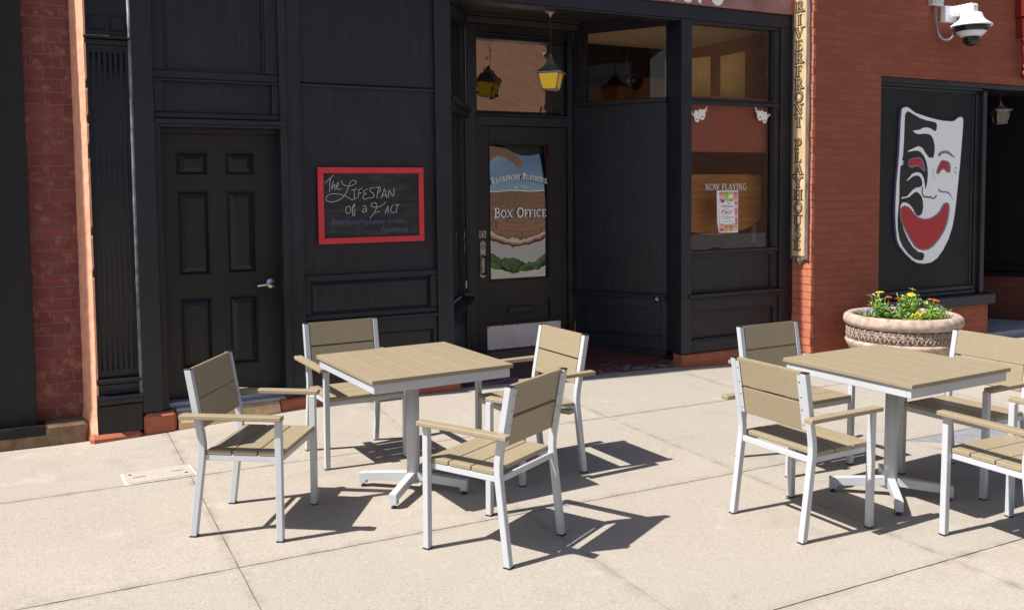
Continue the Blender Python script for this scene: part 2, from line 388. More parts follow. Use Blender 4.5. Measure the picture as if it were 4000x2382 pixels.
# ------------------------------------------------------------------ mesh helpers
class MB:
    """collects shapes; build() links them as one mesh object"""
    def __init__(self): self.bm = bmesh.new()
    def box(self, x0, x1, y0, y1, z0, z1, bev=0.0, seg=1, mat=None):
        xs, ys, zs = sorted((x0, x1)), sorted((y0, y1)), sorted((z0, z1))
        v = bmesh.ops.create_cube(self.bm, size=1.0)['verts']
        for p in v:
            p.co = Vector((xs[p.co.x > 0], ys[p.co.y > 0], zs[p.co.z > 0]))
            if mat is not None: p.co = mat @ p.co
        if bev > 0:
            e = list({e for p in v for e in p.link_edges})
            bmesh.ops.bevel(self.bm, geom=e, offset=bev, segments=seg, affect='EDGES', profile=0.5)
        return self
    def poly_prism(self, pts, a, b, plane='xz', mat=None):
        """closed outline pts extruded from a to b along the axis the plane leaves out"""
        def P(u, v, w):
            p = {'xz': Vector((u, w, v)), 'xy': Vector((u, v, w)), 'yz': Vector((w, u, v))}[plane]
            return mat @ p if mat is not None else p
        lo = [self.bm.verts.new(P(u, v, a)) for u, v in pts]; hi = [self.bm.verts.new(P(u, v, b)) for u, v in pts]
        f = [self.bm.faces.new(lo), self.bm.faces.new(list(reversed(hi)))]
        n = len(pts)
        for i in range(n): f.append(self.bm.faces.new((lo[i], hi[i], hi[(i + 1) % n], lo[(i + 1) % n])))
        bmesh.ops.recalc_face_normals(self.bm, faces=f)
        return self
    def sweep(self, pts, x0, x1, th):
        """rectangular bar following pts in the yz plane, th thick in that plane, between x0 and x1"""
        n = len(pts); rings = []
        for i, (y, z) in enumerate(pts):
            a = Vector(pts[max(i - 1, 0)]); b = Vector(pts[min(i + 1, n - 1)])
            d = (b - a).normalized(); nr = Vector((-d.y, d.x)) * th / 2
            if i == 0: nr = Vector((-th / 2, 0)) if d.y > 0 else Vector((th / 2, 0))
            q = [(x0, y + nr.x, z + nr.y), (x1, y + nr.x, z + nr.y), (x1, y - nr.x, z - nr.y), (x0, y - nr.x, z - nr.y)]
            rings.append([self.bm.verts.new(p) for p in q])
        f = [self.bm.faces.new(rings[0]), self.bm.faces.new(list(reversed(rings[-1])))]
        for a, b in zip(rings, rings[1:]):
            for k in range(4): f.append(self.bm.faces.new((a[k], a[(k + 1) % 4], b[(k + 1) % 4], b[k])))
        bmesh.ops.recalc_face_normals(self.bm, faces=f)
        return self
    def tube(self, pts, r, seg=10, cap=True):
        pts = [Vector(p) for p in pts]; rings = []; n = len(pts)
        ref = Vector((0, 0, 1))
        for i, p in enumerate(pts):
            d = (pts[min(i + 1, n - 1)] - pts[max(i - 1, 0)]).normalized()
            s = d.cross(ref if abs(d.z) < 0.95 else Vector((1, 0, 0))).normalized(); t = d.cross(s)
            rr = r[i] if isinstance(r, (list, tuple)) else r
            rings.append([self.bm.verts.new(p + (s * math.cos(k * 2 * math.pi / seg) + t * math.sin(k * 2 * math.pi / seg)) * rr) for k in range(seg)])
        f = []
        for a, b in zip(rings, rings[1:]):
            for k in range(seg):
                q = self.bm.faces.new((a[k], a[(k + 1) % seg], b[(k + 1) % seg], b[k])); q.smooth = True; f.append(q)
        if cap: f += [self.bm.faces.new(rings[0]), self.bm.faces.new(list(reversed(rings[-1])))]
        bmesh.ops.recalc_face_normals(self.bm, faces=f)
        return self
    def lathe(self, prof, c=(0, 0, 0), seg=24, axis='z', rot=0.0, smooth=True, mat=None, sharp=()):
        rings = []
        for r, h in prof:
            ring = []
            for k in range(seg):
                a = rot + k * 2 * math.pi / seg
                p = Vector((r * math.cos(a), r * math.sin(a), h))
                if axis == 'y': p = Vector((p.x, -p.z, p.y))
                if axis == 'x': p = Vector((-p.z, p.x, p.y))
                p = p + Vector(c)
                ring.append(self.bm.verts.new(mat @ p if mat is not None else p))
            rings.append(ring)
        f = []
        for a, b in zip(rings, rings[1:]):
            for k in range(seg):
                q = self.bm.faces.new((a[k], a[(k + 1) % seg], b[(k + 1) % seg], b[k])); q.smooth = smooth; f.append(q)
        if prof[0][0] > 1e-5: f.append(self.bm.faces.new(rings[0]))
        if prof[-1][0] > 1e-5: f.append(self.bm.faces.new(list(reversed(rings[-1]))))
        bmesh.ops.recalc_face_normals(self.bm, faces=f)
        return self
    def quad(self, pts):
        self.bm.faces.new([self.bm.verts.new(p) for p in pts]); return self
    def panel(self, x0, x1, z0, z1, y, inset=0.035, rise=0.012):
        """a raised field inside a frame opening, facing -y, whose border lies at y"""
        o = [self.bm.verts.new(p) for p in ((x0, y, z0), (x1, y, z0), (x1, y, z1), (x0, y, z1))]
        a, b = inset * 0.25, inset
        m = [self.bm.verts.new(p) for p in ((x0 + a, y, z0 + a), (x1 - a, y, z0 + a), (x1 - a, y, z1 - a), (x0 + a, y, z1 - a))]
        i = [self.bm.verts.new(p) for p in ((x0 + b, y - rise, z0 + b), (x1 - b, y - rise, z0 + b), (x1 - b, y - rise, z1 - b), (x0 + b, y - rise, z1 - b))]
        for r0, r1 in ((o, m), (m, i)):
            for k in range(4): self.bm.faces.new((r0[k], r0[(k + 1) % 4], r1[(k + 1) % 4], r1[k]))
        self.bm.faces.new(i)
        return self
    def ribbon(self, pts, w, to3d, th=0.0012, lift=0.0):
        """a stroke of width w along 2-D pts, mapped to space by to3d(u, v, height)"""
        pts = [Vector(p) for p in pts]; n = len(pts); A, B = [], []
        for i, p in enumerate(pts):
            d = pts[min(i + 1, n - 1)] - pts[max(i - 1, 0)]
            if d.length < 1e-9: d = Vector((1, 0))
            d.normalize(); nr = Vector((-d.y, d.x)) * w / 2
            A.append(p + nr); B.append(p - nr)
        top = [self.bm.verts.new(to3d(q.x, q.y, th + lift)) for q in A + B]; bot = [self.bm.verts.new(to3d(q.x, q.y, 0)) for q in A + B]
        f = []
        for i in range(n - 1):
            f.append(self.bm.faces.new((top[i], top[i + 1], top[n + i + 1], top[n + i])))
            f.append(self.bm.faces.new((top[i], bot[i], bot[i + 1], top[i + 1])))
            f.append(self.bm.faces.new((top[n + i], top[n + i + 1], bot[n + i + 1], bot[n + i])))
        f.append(self.bm.faces.new((top[0], top[n], bot[n], bot[0]))); f.append(self.bm.faces.new((top[n - 1], bot[n - 1], bot[2 * n - 1], top[2 * n - 1])))
        bmesh.ops.recalc_face_normals(self.bm, faces=f)
        return self
    def text(self, body, x0, x1, z0, h, to3d, th=0.0012, shear=0.0, thin=0.0):
        """lettering in the built-in face, fitted to the run x0..x1 with capital height h above the base line z0"""
        cu = bpy.data.curves.new("lettering", 'FONT'); cu.body = body; cu.size = 1.0; cu.shear = shear; cu.offset = thin; cu.resolution_u = 4
        o = bpy.data.objects.new("lettering", cu); C.objects.link(o)
        bpy.context.view_layer.update()
        me = bpy.data.meshes.new_from_object(o.evaluated_get(bpy.context.evaluated_depsgraph_get()))
        bpy.data.objects.remove(o); bpy.data.curves.remove(cu)
        xs = [v.co.x for v in me.vertices]; lo, hi = min(xs), max(xs); sx = (x1 - x0) / (hi - lo); sz = h / 0.70
        base = len(self.bm.verts)
        vs = [self.bm.verts.new(to3d(x0 + (v.co.x - lo) * sx, z0 + v.co.y * sz, th)) for v in me.vertices]
        for p in me.polygons:
            try: self.bm.faces.new([vs[i] for i in p.vertices])
            except ValueError: pass
        bpy.data.meshes.remove(me)
        return self
    def build(self, name, mat, parent=None, origin=None, recalc=False, smooth=False):
        if recalc: bmesh.ops.recalc_face_normals(self.bm, faces=self.bm.faces)
        me = bpy.data.meshes.new(name)
        if smooth:
            for f in self.bm.faces: f.smooth = True
        self.bm.to_mesh(me); self.bm.free()
        me.materials.append(M[mat] if isinstance(mat, str) else mat)
        o = bpy.data.objects.new(name, me); C.objects.link(o)
        if parent is not None:
            o.parent = parent
            if parent.parent is None and parent.get('world_parts'): o.location = -parent.location
        if origin is not None:                       # move the pivot without moving the mesh
            me.transform(Matrix.Translation(-Vector(origin))); o.location = origin
        return o

def thing(name, label, cat, loc=(0, 0, 0), group=None, world=True):
    o = bpy.data.objects.new(name, None); C.objects.link(o)
    o.empty_display_size = 0.1
    o.location = loc; o['label'] = label; o['category'] = cat
    if group: o['group'] = group
    if world: o['world_parts'] = 1
    return o
def tag(o, label, cat, group=None):
    o['label'] = label; o['category'] = cat
    if group: o['group'] = group
    return o
def structure(o): o['kind'] = 'structure'; return o
def copy_tree(o, parent=None):
    c = o.copy(); C.objects.link(c)
    if parent is not None: c.parent = parent
    for ch in o.children: copy_tree(ch, c)
    return c
def wall_map(y):                                    # marks on a wall that faces the street (-y)
    return lambda u, v, h: Vector((u, y - h, v))

# capitals with serifs, drawn as thick and thin strokes: width, strokes (points, weight), serif spots
def arc(cx, cy, rx, ry, a0, a1, n=10):
    return [(cx + rx * math.cos(R(a0 + (a1 - a0) * i / n)), cy + ry * math.sin(R(a0 + (a1 - a0) * i / n))) for i in range(n + 1)]
TK, TN = 0.15, 0.065
GL = {
 'A': (0.80, [([(0.07, 0), (0.40, 1)], TN), ([(0.38, 1), (0.73, 0)], TK), ([(0.18, 0.36), (0.6, 0.36)], TN)], [(0.07, 0), (0.73, 0)]),
 'B': (0.66, [([(0.16, 0), (0.16, 1)], TK), ([(0.16, 0.97), (0.36, 0.97)] + arc(0.36, 0.76, 0.19, 0.21, 90, -90) + [(0.16, 0.55)], 0.10), ([(0.36, 0.53)] + arc(0.36, 0.28, 0.23, 0.25, 90, -90) + [(0.16, 0.03)], 0.10)], [(0.10, 0), (0.10, 1)]),
 'C': (0.76, [(arc(0.42, 0.5, 0.34, 0.47, 48, 312, 18), 0.11), ([(0.66, 0.66), (0.68, 0.98)], TN)], []),
 'E': (0.62, [([(0.16, 0), (0.16, 1)], TK), ([(0.16, 0.97), (0.54, 0.97)], TN), ([(0.16, 0.52), (0.44, 0.52)], TN), ([(0.16, 0.03), (0.57, 0.03)], TN), ([(0.54, 1), (0.54, 0.78)], TN), ([(0.57, 0), (0.57, 0.24)], TN), ([(0.44, 0.42), (0.44, 0.62)], TN)], [(0.10, 0), (0.10, 1)]),
 'F': (0.58, [([(0.16, 0), (0.16, 1)], TK), ([(0.16, 0.97), (0.54, 0.97)], TN), ([(0.16, 0.52), (0.44, 0.52)], TN), ([(0.54, 1), (0.54, 0.76)], TN), ([(0.44, 0.42), (0.44, 0.62)], TN)], [(0.16, 0), (0.10, 1)]),
 'G': (0.80, [(arc(0.42, 0.5, 0.34, 0.47, 48, 300, 18), 0.11), ([(0.66, 0.05), (0.66, 0.42)], 0.12), ([(0.5, 0.44), (0.78, 0.44)], TN)], []),
 'H': (0.84, [([(0.17, 0), (0.17, 1)], TK), ([(0.67, 0), (0.67, 1)], TK), ([(0.17, 0.52), (0.67, 0.52)], TN)], [(0.17, 0), (0.17, 1), (0.67, 0), (0.67, 1)]),
 'I': (0.38, [([(0.19, 0), (0.19, 1)], TK)], [(0.19, 0), (0.19, 1)]),
 'L': (0.62, [([(0.16, 0), (0.16, 1)], TK), ([(0.16, 0.03), (0.57, 0.03)], TN), ([(0.57, 0), (0.57, 0.28)], TN)], [(0.16, 1), (0.10, 0)]),
 'N': (0.84, [([(0.14, 0), (0.14, 1)], TN), ([(0.14, 1), (0.68, 0)], TK), ([(0.70, 0), (0.70, 1)], TN)], [(0.14, 0), (0.12, 1), (0.70, 1)]),
 'O': (0.84, [(arc(0.42, 0.5, 0.33, 0.47, 90, 270, 12), 0.13), (arc(0.42, 0.5, 0.33, 0.47, -90, 90, 12), 0.12)], []),
 'P': (0.64, [([(0.16, 0), (0.16, 1)], TK), ([(0.16, 0.97), (0.36, 0.97)] + arc(0.36, 0.73, 0.21, 0.24, 90, -90) + [(0.16, 0.49)], 0.10)], [(0.16, 0), (0.10, 1)]),
 'R': (0.74, [([(0.16, 0), (0.16, 1)], TK), ([(0.16, 0.97), (0.36, 0.97)] + arc(0.36, 0.75, 0.20, 0.22, 90, -90) + [(0.16, 0.53)], 0.10), ([(0.36, 0.53), (0.66, 0.02)], 0.13)], [(0.16, 0), (0.10, 1), (0.68, 0)]),
 'S': (0.60, [([(0.50, 0.86), (0.42, 0.96), (0.27, 0.97), (0.13, 0.88), (0.12, 0.72), (0.24, 0.58), (0.40, 0.48), (0.50, 0.36), (0.50, 0.16), (0.38, 0.04), (0.22, 0.03), (0.10, 0.14)], 0.115), ([(0.50, 0.72), (0.50, 0.99)], TN), ([(0.09, 0.01), (0.09, 0.28)], TN)], []),
 'T': (0.70, [([(0.35, 0), (0.35, 1)], TK), ([(0.05, 0.97), (0.65, 0.97)], TN), ([(0.05, 1), (0.05, 0.74)], TN), ([(0.65, 1), (0.65, 0.74)], TN)], [(0.35, 0)]),
 'U': (0.80, [([(0.17, 1), (0.17, 0.34)] + arc(0.41, 0.30, 0.24, 0.27, 180, 270, 6), TK), (arc(0.41, 0.30, 0.24, 0.27, 270, 360, 6) + [(0.65, 1)], TN)], [(0.17, 1), (0.65, 1)]),
 'V': (0.80, [([(0.07, 1), (0.40, 0)], TK), ([(0.40, 0), (0.73, 1)], TN)], [(0.07, 1), (0.73, 1)]),
 'W': (1.10, [([(0.07, 1), (0.32, 0)], TK), ([(0.32, 0), (0.55, 1)], TN), ([(0.55, 1), (0.80, 0)], TK), ([(0.80, 0), (1.03, 1)], TN)], [(0.07, 1), (0.55, 1), (1.03, 1)]),
 'X': (0.80, [([(0.08, 1), (0.70, 0)], TK), ([(0.72, 1), (0.08, 0)], TN)], [(0.08, 0), (0.08, 1), (0.70, 0), (0.72, 1)]),
 'Y': (0.78, [([(0.07, 1), (0.39, 0.48)], TK), ([(0.39, 0.48), (0.71, 1)], TN), ([(0.39, 0.5), (0.39, 0)], TK)], [(0.07, 1), (0.71, 1), (0.39, 0)]),
}
def glyph(mb, ch, to3d, sx, sz, bold=1.0, th=0.0012, serif=0.27):
    """strokes of one capital, origin at its lower left corner"""
    k = 0
    for pts, wt in GL[ch][1]:
        mb.ribbon([(x * sx, z * sz) for x, z in pts], wt * (sx + sz) / 2 * bold, to3d, th, k * th * 0.06); k += 1
    for x, z in GL[ch][2]:
        zz = z * sz + (0.032 if z == 0 else -0.032) * sz
        mb.ribbon([((x - serif / 2) * sx, zz), ((x + serif / 2) * sx, zz)], 0.064 * sz * bold, to3d, th, k * th * 0.06); k += 1
def line_of(mb, words, x0, x1, z0, h, to3d_at, bold=1.0, small=0.78):
    """words in capitals and small capitals between x0 and x1; to3d_at(x, z) gives the map of one letter"""
    seq, tot = [], 0.0
    for wi, wd in enumerate(words):
        if wi: tot += 0.42
        for i, ch in enumerate(wd):
            s = 1.0 if i == 0 else small
            seq.append((ch, tot, s)); tot += GL[ch][0] * s + 0.05
    k = (x1 - x0) / (tot - 0.05)
    for ch, off, s in seq: glyph(mb, ch, to3d_at(x0 + off * k, z0, GL[ch][0] * s * k), k * s, h * s, bold)

# ------------------------------------------------------------------ ground
HUMP = [(-9, -0.035), (-3.41, -0.033), (-3.03, -0.016), (-2.8, -0.006), (-2.2, 0.029), (-1.86, 0.052), (-0.9, 0.051), (0.5, 0.025), (1.8, 0.008), (2.4, -0.015), (3.3, -0.028), (12, -0.02)]
def gz(x, y):
    """height of the sidewalk: it drains to the street and heaves a little along the wall"""
    h = HUMP[-1][1]
    for (a, ha), (b, hb) in zip(HUMP, HUMP[1:]):
        if a <= x < b: h = ha + (hb - ha) * (x - a) / (b - a); break
    t = min(1.0, max(0.0, (y + 1.15) / 1.15)); t = t * t * (3 - 2 * t)
    return -0.0026 * x + 0.01179 * y + 0.03015 + h * t

def make_sidewalk():
    xs = [-11.87, -10.37, -8.87, -7.37, -5.87, -4.37, -2.87, -1.365, 0.12, 1.62, 3.12, 4.62, 6.12, 7.62, 9.12, 10.62, 12.12]
    ys = [-8.6, -7.12, -5.65, -4.18, -2.715, -1.235, 0.12]
    rr = random.Random(4); bm = bmesh.new(); lay = bm.faces.layers.float.new("tint"); faces_t = []
    gx, gy = 0.0024, 0.0034
    for i in range(len(xs) - 1):
        for j in range(len(ys) - 1):
            x0, x1, y0, y1 = xs[i] + gx, xs[i + 1] - gx, ys[j] + gy, ys[j + 1] - gy
            tint = rr.random() * 0.55 + (0.25 if i < 6 else 0)
            if (i, j) in ((8, 4), (8, 5)): tint = 0.6
            if (i, j) in ((9, 3), (9, 4), (10, 3)): tint = 0.55
            if (i, j) in ((5, 4), (5, 5), (6, 5), (7, 5)): tint = 0.05
            n = 10; grid = []
            ph = rr.random() * 9
            for b in range(n + 1):
                row = []
                for a in range(n + 1):
                    x = x0 + (x1 - x0) * a / n; y = y0 + (y1 - y0) * b / n
                    if a in (0, n): x += 0.0012 * math.sin(b * 2.7 + ph)
                    if b in (0, n): y += 0.0012 * math.sin(a * 3.1 + ph)
                    row.append(bm.verts.new((x, y, gz(x, y))))
                grid.append(row)
            for b in range(n):
                for a in range(n):
                    f = bm.faces.new((grid[b][a], grid[b][a + 1], grid[b + 1][a + 1], grid[b + 1][a])); f[lay] = tint
            ring = grid[0] + [r[-1] for r in grid[1:]] + list(reversed(grid[-1][:-1])) + [grid[b][0] for b in range(n - 1, 0, -1)]
            low = [bm.verts.new((v.co.x, v.co.y, v.co.z - 0.02)) for v in ring]
            for k in range(len(ring)):
                f = bm.faces.new((ring[k], low[k], low[(k + 1) % len(ring)], ring[(k + 1) % len(ring)])); f[lay] = 1.0
    me = bpy.data.meshes.new("sidewalk"); vals = [f[lay] for f in bm.faces]
    bm.to_mesh(me); bm.free()
    at = me.attributes.new("slab_tint", 'FLOAT', 'FACE')
    for k, v in enumerate(vals): at.data[k].value = v
    me.materials.append(M['concrete'])
    o = bpy.data.objects.new("sidewalk", me); C.objects.link(o); structure(o)
make_sidewalk()
def sheet(name, x0, x1, y0, y1, f, mat, n=24):
    bm = bmesh.new(); g = [[bm.verts.new((x0 + (x1 - x0) * a / n, y0 + (y1 - y0) * b / n, f(x0 + (x1 - x0) * a / n, y0 + (y1 - y0) * b / n))) for a in range(n + 1)] for b in range(n + 1)]
    for b in range(n):
        for a in range(n): bm.faces.new((g[b][a], g[b][a + 1], g[b + 1][a + 1], g[b + 1][a]))
    me = bpy.data.meshes.new(name); bm.to_mesh(me); bm.free(); me.materials.append(M[mat])
    o = bpy.data.objects.new(name, me); C.objects.link(o); return structure(o)
sheet("joint_bed", -11.9, 12.2, -8.62, 0.2, lambda x, y: gz(x, y) - 0.011, 'joint', 60)
sheet("ground", -300, 300, -300, 300, lambda x, y: -0.42, 'asphalt', 2)
structure(MB().box(-60, 60, -10.4, -8.6, -0.42, -0.085, 0.01).build("near_paving", 'kerb'))
structure(MB().box(-60, 60, -13.4, -12.9, -0.42, -0.12, 0.01).build("kerb", 'paver'))
sheet("street", -60, 60, -24.0, -13.4, lambda x, y: -0.20, 'street_pale', 2)
structure(MB().box(-60, 60, -25.0, -24.0, -0.42, -0.12).build("far_paving", 'paver'))
structure(MB().box(-60, 60, -31.0, -25.0, -0.42, -0.10).build("far_sidewalk", 'kerb'))
gr = MB()
for k in range(420):
    x = -20 + k * 0.11 + rnd.uniform(-0.1, 0.1); sc_ = rnd.uniform(0.5, 1.1)
    gr.lathe([(0, 0), (0.24 * sc_, 0.06), (0.30 * sc_, 0.2 * sc_), (0.18 * sc_, 0.34 * sc_), (0, 0.4 * sc_)], (x, -11.6 + rnd.uniform(-1.0, 1.0), -0.3 + rnd.uniform(-0.05, 0.05)), 7, rot=rnd.random())
o = gr.build("hedge", 'grass'); o['kind'] = 'stuff'
q = MB(); q.poly_prism([(1.58, -2.722), (3.10, -2.722), (3.10, -3.35), (2.45, -3.28), (2.08, -3.10)], gz(2.3, -3.0) - 0.005, gz(2.3, -3.0) + 0.0055, 'xy'); structure(q.build("sidewalk_shadow", 'patch'))  # flat grey polygon painted in for a shadow on the paving

# the buildings across the street, which the shop glass mirrors
fb = thing("brick_building", "low brown brick building across the street, mirrored in the entrance door glass", "building", (10, -31, 0), world=False)
fb.rotation_euler = (0, 0, R(30))
MB().box(-40, 17, -6, 0, -0.4, 6.0).build("wall", 'brick_far', fb)
MB().box(-40, 8.9, -0.15, 0.05, 6.0, 6.25, 0.02).build("cornice", 'white_trim', fb)
MB().box(9, 17, -6, 0, 6.0, 14.0).build("upper_storey", 'brick_far', fb)

# ------------------------------------------------------------------ the black theatre front
TH = thing("theatre_building", "old black painted wooden theatre front with a recessed corner entrance", "building", (0, 0, 0))
def BX(mb, x0, x1, z0, z1, y0, y1, bev=0.004): return mb.box(x0, x1, y0, y1, z0, z1, bev)
# fluted iron pilaster at the left end
m = MB()
BX(m, -3.317, -3.026, 0.455, 2.752, -0.03, 0.3, 0.003)
for k in range(7):
    cx = -3.275 + k * 0.0345
    m.tube([(cx, -0.0185, 0.50), (cx, -0.0185, 2.70)], 0.0135, 12)
for k in (-3.303, -3.040): BX(m, k - 0.009, k + 0.009, 0.47, 2.74, -0.044, -0.02, 0.003)
BX(m, -3.317, -3.026, 2.752, 2.79, -0.055, 0.3, 0.008)
BX(m, -3.32, -3.024, 2.79, 2.803, -0.09, 0.3, 0.003)
BX(m, -3.317, -3.026, 2.803, 3.35, -0.03, 0.3)
for x0 in (-3.285, -3.155):
    BX(m, x0, x0 + 0.105, 2.85, 2.862, -0.041, -0.02, 0.003); BX(m, x0, x0 + 0.105, 2.945, 2.957, -0.041, -0.02, 0.003)
    BX(m, x0, x0 + 0.012, 2.863, 2.944, -0.041, -0.02, 0.003); BX(m, x0 + 0.093, x0 + 0.105, 2.863, 2.944, -0.041, -0.02, 0.003)
BX(m, -3.32, -3.024, 0.06, 0.258, -0.07, 0.3, 0.004)
def moulding(mb, prof, x0, x1): mb.poly_prism(prof, x0, x1, 'yz')
roll = lambda y, z, r, a0, a1, n=8: [(y - r * math.cos(R(a0 + (a1 - a0) * i / n)), z + r * math.sin(R(a0 + (a1 - a0) * i / n))) for i in range(n + 1)]
moulding(m, [(0.2, 0.258)] + roll(-0.06, 0.293, 0.034, -90, 90) + [(-0.035, 0.335)] + [(-0.028, 0.36), (-0.03, 0.395), (-0.045, 0.402)] + roll(-0.05, 0.424, 0.02, -90, 90, 6) + [(-0.03, 0.456), (0.2, 0.456)], -3.318, -3.025)
m.build("fluted_pilaster", 'black_gloss', TH)
m = MB(); BX(m, -3.026, -2.884, 0.175, 3.35, -0.066, 0.2, 0.006); m.build("jamb", 'black', TH)
m = MB(); m.tube([(-3.030, -0.056, 0.30), (-3.031, -0.057, 1.4), (-3.029, -0.056, 2.6), (-3.030, -0.056, 3.35)], 0.0125, 8); BX(m, -3.32, -3.16, 2.8035, 2.8065, -0.092, -0.03, 0.001); m.build("worn_glint_bead", 'worn_glint_edge', TH)  # bead and ledge strip carry a painted sun glint
# door bay
m = MB()
BX(m, -2.884, -2.842, 0.175, 2.262, -0.03, 0.2, 0.003); BX(m, -1.986, -1.945, 0.175, 2.262, -0.03, 0.2, 0.003)
BX(m, -2.842, -1.986, 2.168, 2.205, 0.05, 0.2, 0.003)
m.build("door_frame", 'black_door', TH)
m = MB()
BX(m, -2.884, -1.945, 2.205, 2.228, -0.028, 0.2, 0.003); BX(m, -2.884, -1.945, 2.228, 2.262, -0.05, 0.2, 0.005)
BX(m, -2.884, -1.945, 2.262, 2.312, -0.015, 0.2, 0.01)
BX(m, -2.884, -2.815, 2.312, 2.53, -0.012, 0.2, 0.003); BX(m, -2.05, -1.945, 2.312, 2.53, -0.012, 0.2, 0.003)
BX(m, -2.816, -2.049, 2.312, 2.53, 0.03, 0.2, 0.0)
BX(m, -2.884, -1.945, 2.53, 2.545, -0.03, 0.2, 0.003); BX(m, -2.884, -1.945, 2.545, 2.605, -0.01, 0.2, 0.006)
BX(m, -2.884, -2.80, 2.605, 3.35, 0.0, 0.2, 0.004); BX(m, -2.09, -1.945, 2.605, 3.35, 0.0, 0.2, 0.004)
BX(m, -2.80, -2.09, 2.605, 3.35, 0.045, 0.2, 0.0)
for a, b in ((-2.80, -2.785), (-2.105, -2.09)): BX(m, a, b, 2.607, 3.35, 0.015, 0.05, 0.003)
m.build("transom_panel", 'black', TH)
d = MB()
X0, X1, Z0, Z1 = -2.842, -1.986, 0.212, 2.166
xs = [(X0, -2.728), (-2.504, -2.380), (-2.164, X1)]
for a, b in xs: BX(d, a, b, Z0, Z1, 0.12, 0.16, 0.0)
for (a, b) in ((-2.728, -2.504), (-2.380, -2.164)):
    for z0, z1 in ((Z0, 0.432), (0.956, 1.123), (1.751, 1.86), (2.038, Z1)): BX(d, a, b, z0, z1, 0.12, 0.16, 0.0)
    for z0, z1 in ((0.432, 0.956), (1.123, 1.751), (1.86, 2.038)): d.panel(a, b, z0, z1, 0.138, 0.058, 0.020)
    for z0, z1 in ((0.432, 0.956), (1.123, 1.751), (1.86, 2.038)):
        BX(d, a, b, z1 - 0.011, z1, 0.1165, 0.140, 0.003); BX(d, a, b, z0, z0 + 0.011, 0.1165, 0.140, 0.003)
        BX(d, a, a + 0.011, z0 + 0.011, z1 - 0.011, 0.1165, 0.140, 0.003); BX(d, b - 0.011, b, z0 + 0.011, z1 - 0.011, 0.1165, 0.140, 0.003)
door = d.build("door", 'black_door', TH)
h = MB()
h.lathe([(0, 0.020), (0.034, 0.018), (0.041, 0.008), (0.041, 0)], (-2.062, 0.1195, 1.036), 24, 'y')
h.lathe([(0.014, 0), (0.014, 0.055)], (-2.062, 0.115, 1.036), 14, 'y')
h.tube([(-2.050, 0.060, 1.036), (-2.095, 0.056, 1.034), (-2.14, 0.060, 1.029), (-2.172, 0.066, 1.024), (-2.178, 0.085, 1.023)], [0.013, 0.011, 0.010, 0.010, 0.009], 10)
h.build("handle", 'steel', door)
m = MB(); BX(m, -2.842, -1.986, 0.178, 0.211, 0.02, 0.2, 0.004); BX(m, -2.80, -2.0, 0.150, 0.178, -0.035, 0.2, 0.006); m.build("threshold", 'grey_paint', TH)
m = MB()
m.poly_prism([(0.15, -0.05), (-0.085, -0.05), (-0.09, 0.08), (-0.07, 0.135), (-0.02, 0.15), (0.15, 0.15)], -2.79, -2.06, 'yz')
m.build("step", 'yellow_step', TH)
# masonry plinth, splayed masonry at the left edge
m = MB()
rr = random.Random(21); rings = []
for k in range(72):
    z = -0.06 + 3.41 * k / 71; a, b = rr.uniform(-1, 1), rr.uniform(-1, 1); ch = 0.02 if rr.random() < 0.07 else 0.0
    low = 0.03 * max(0.0, 1 - z / 0.25) if z < 0.25 else 0.0
    rings.append([m.bm.verts.new(p) for p in ((-3.405 - low + 0.0015 * a, 0.2, z), (-3.372 - low + 0.002 * a, 0.10 - low, z), (-3.346 - low * .5 + 0.0015 * b, 0.025 - low + 0.002 * a, z), (-3.318 + 0.0015 * b, -0.05 - low + ch * 0.6, z), (-3.305, -0.05 + ch, z), (-3.305, 0.2, z))])
for r0, r1 in zip(rings, rings[1:]):
    for q in range(6): m.bm.faces.new((r0[q], r0[(q + 1) % 6], r1[(q + 1) % 6], r1[q]))
bmesh.ops.recalc_face_normals(m.bm, faces=m.bm.faces)
m.build("masonry_splay", 'sunlit_splay', TH)
m = MB(); BX(m, -3.37, -3.03, -0.06, 0.062, -0.10, 0.2, 0.025); m.build("plinth", 'red_masonry', TH)
m = MB(); BX(m, -3.02, -2.80, -0.05, 0.172, -0.088, 0.2, 0.022); m.build("plinth", 'red_masonry', TH)
m = MB(); m.poly_prism([(0.1, -0.06), (-0.075, -0.06), (-0.08, 0.12), (-0.065, 0.155), (-0.03, 0.165), (0.1, 0.165)], -2.05, -0.57, 'yz'); m.build("plinth", 'red_masonry', TH)
m = MB(); m.poly_prism([(0.08, -0.06), (-0.06, -0.06), (-0.065, 0.115), (-0.045, 0.145), (0.08, 0.152)], 1.74, 3.155, 'yz'); m.build("plinth", 'red_masonry', TH)
# broad flat pilaster and boarded wall
m = MB(); BX(m, -1.945, -1.835, 0.165, 3.35, -0.025, 0.2, 0.004); BX(m, -2.0, -1.946, 0.165, 3.35, -0.045, 0.2, 0.004); m.build("flat_pilaster", 'black', TH)
m = MB()
BX(m, -1.835, -0.735, 2.566, 3.35, 0.012, 0.2, 0.002)
m.poly_prism([(0.2, 2.535), (0.0, 2.535), (-0.004, 2.55), (0.018, 2.566), (0.2, 2.566)], -1.835, -0.735, 'yz')
BX(m, -1.835, -0.735, 1.088, 2.535, 0.02, 0.2, 0.0)
BX(m, -1.56, -1.553, 1.10, 2.53, 0.0165, 0.021, 0.001)
m.build("wall_panel", 'black', TH)
m = MB()
BX(m, -1.835, -0.735, 1.042, 1.088, -0.012, 0.2, 0.006); BX(m, -1.835, -1.786, 0.78, 1.042, -0.004, 0.2, 0.004); BX(m, -0.79, -0.735, 0.78, 1.042, -0.004, 0.2, 0.004)
BX(m, -1.835, -0.735, 0.735, 0.78, -0.002, 0.2, 0.006)
m.panel(-1.786, -0.79, 0.78, 1.042, 0.026, 0.04, 0.014)
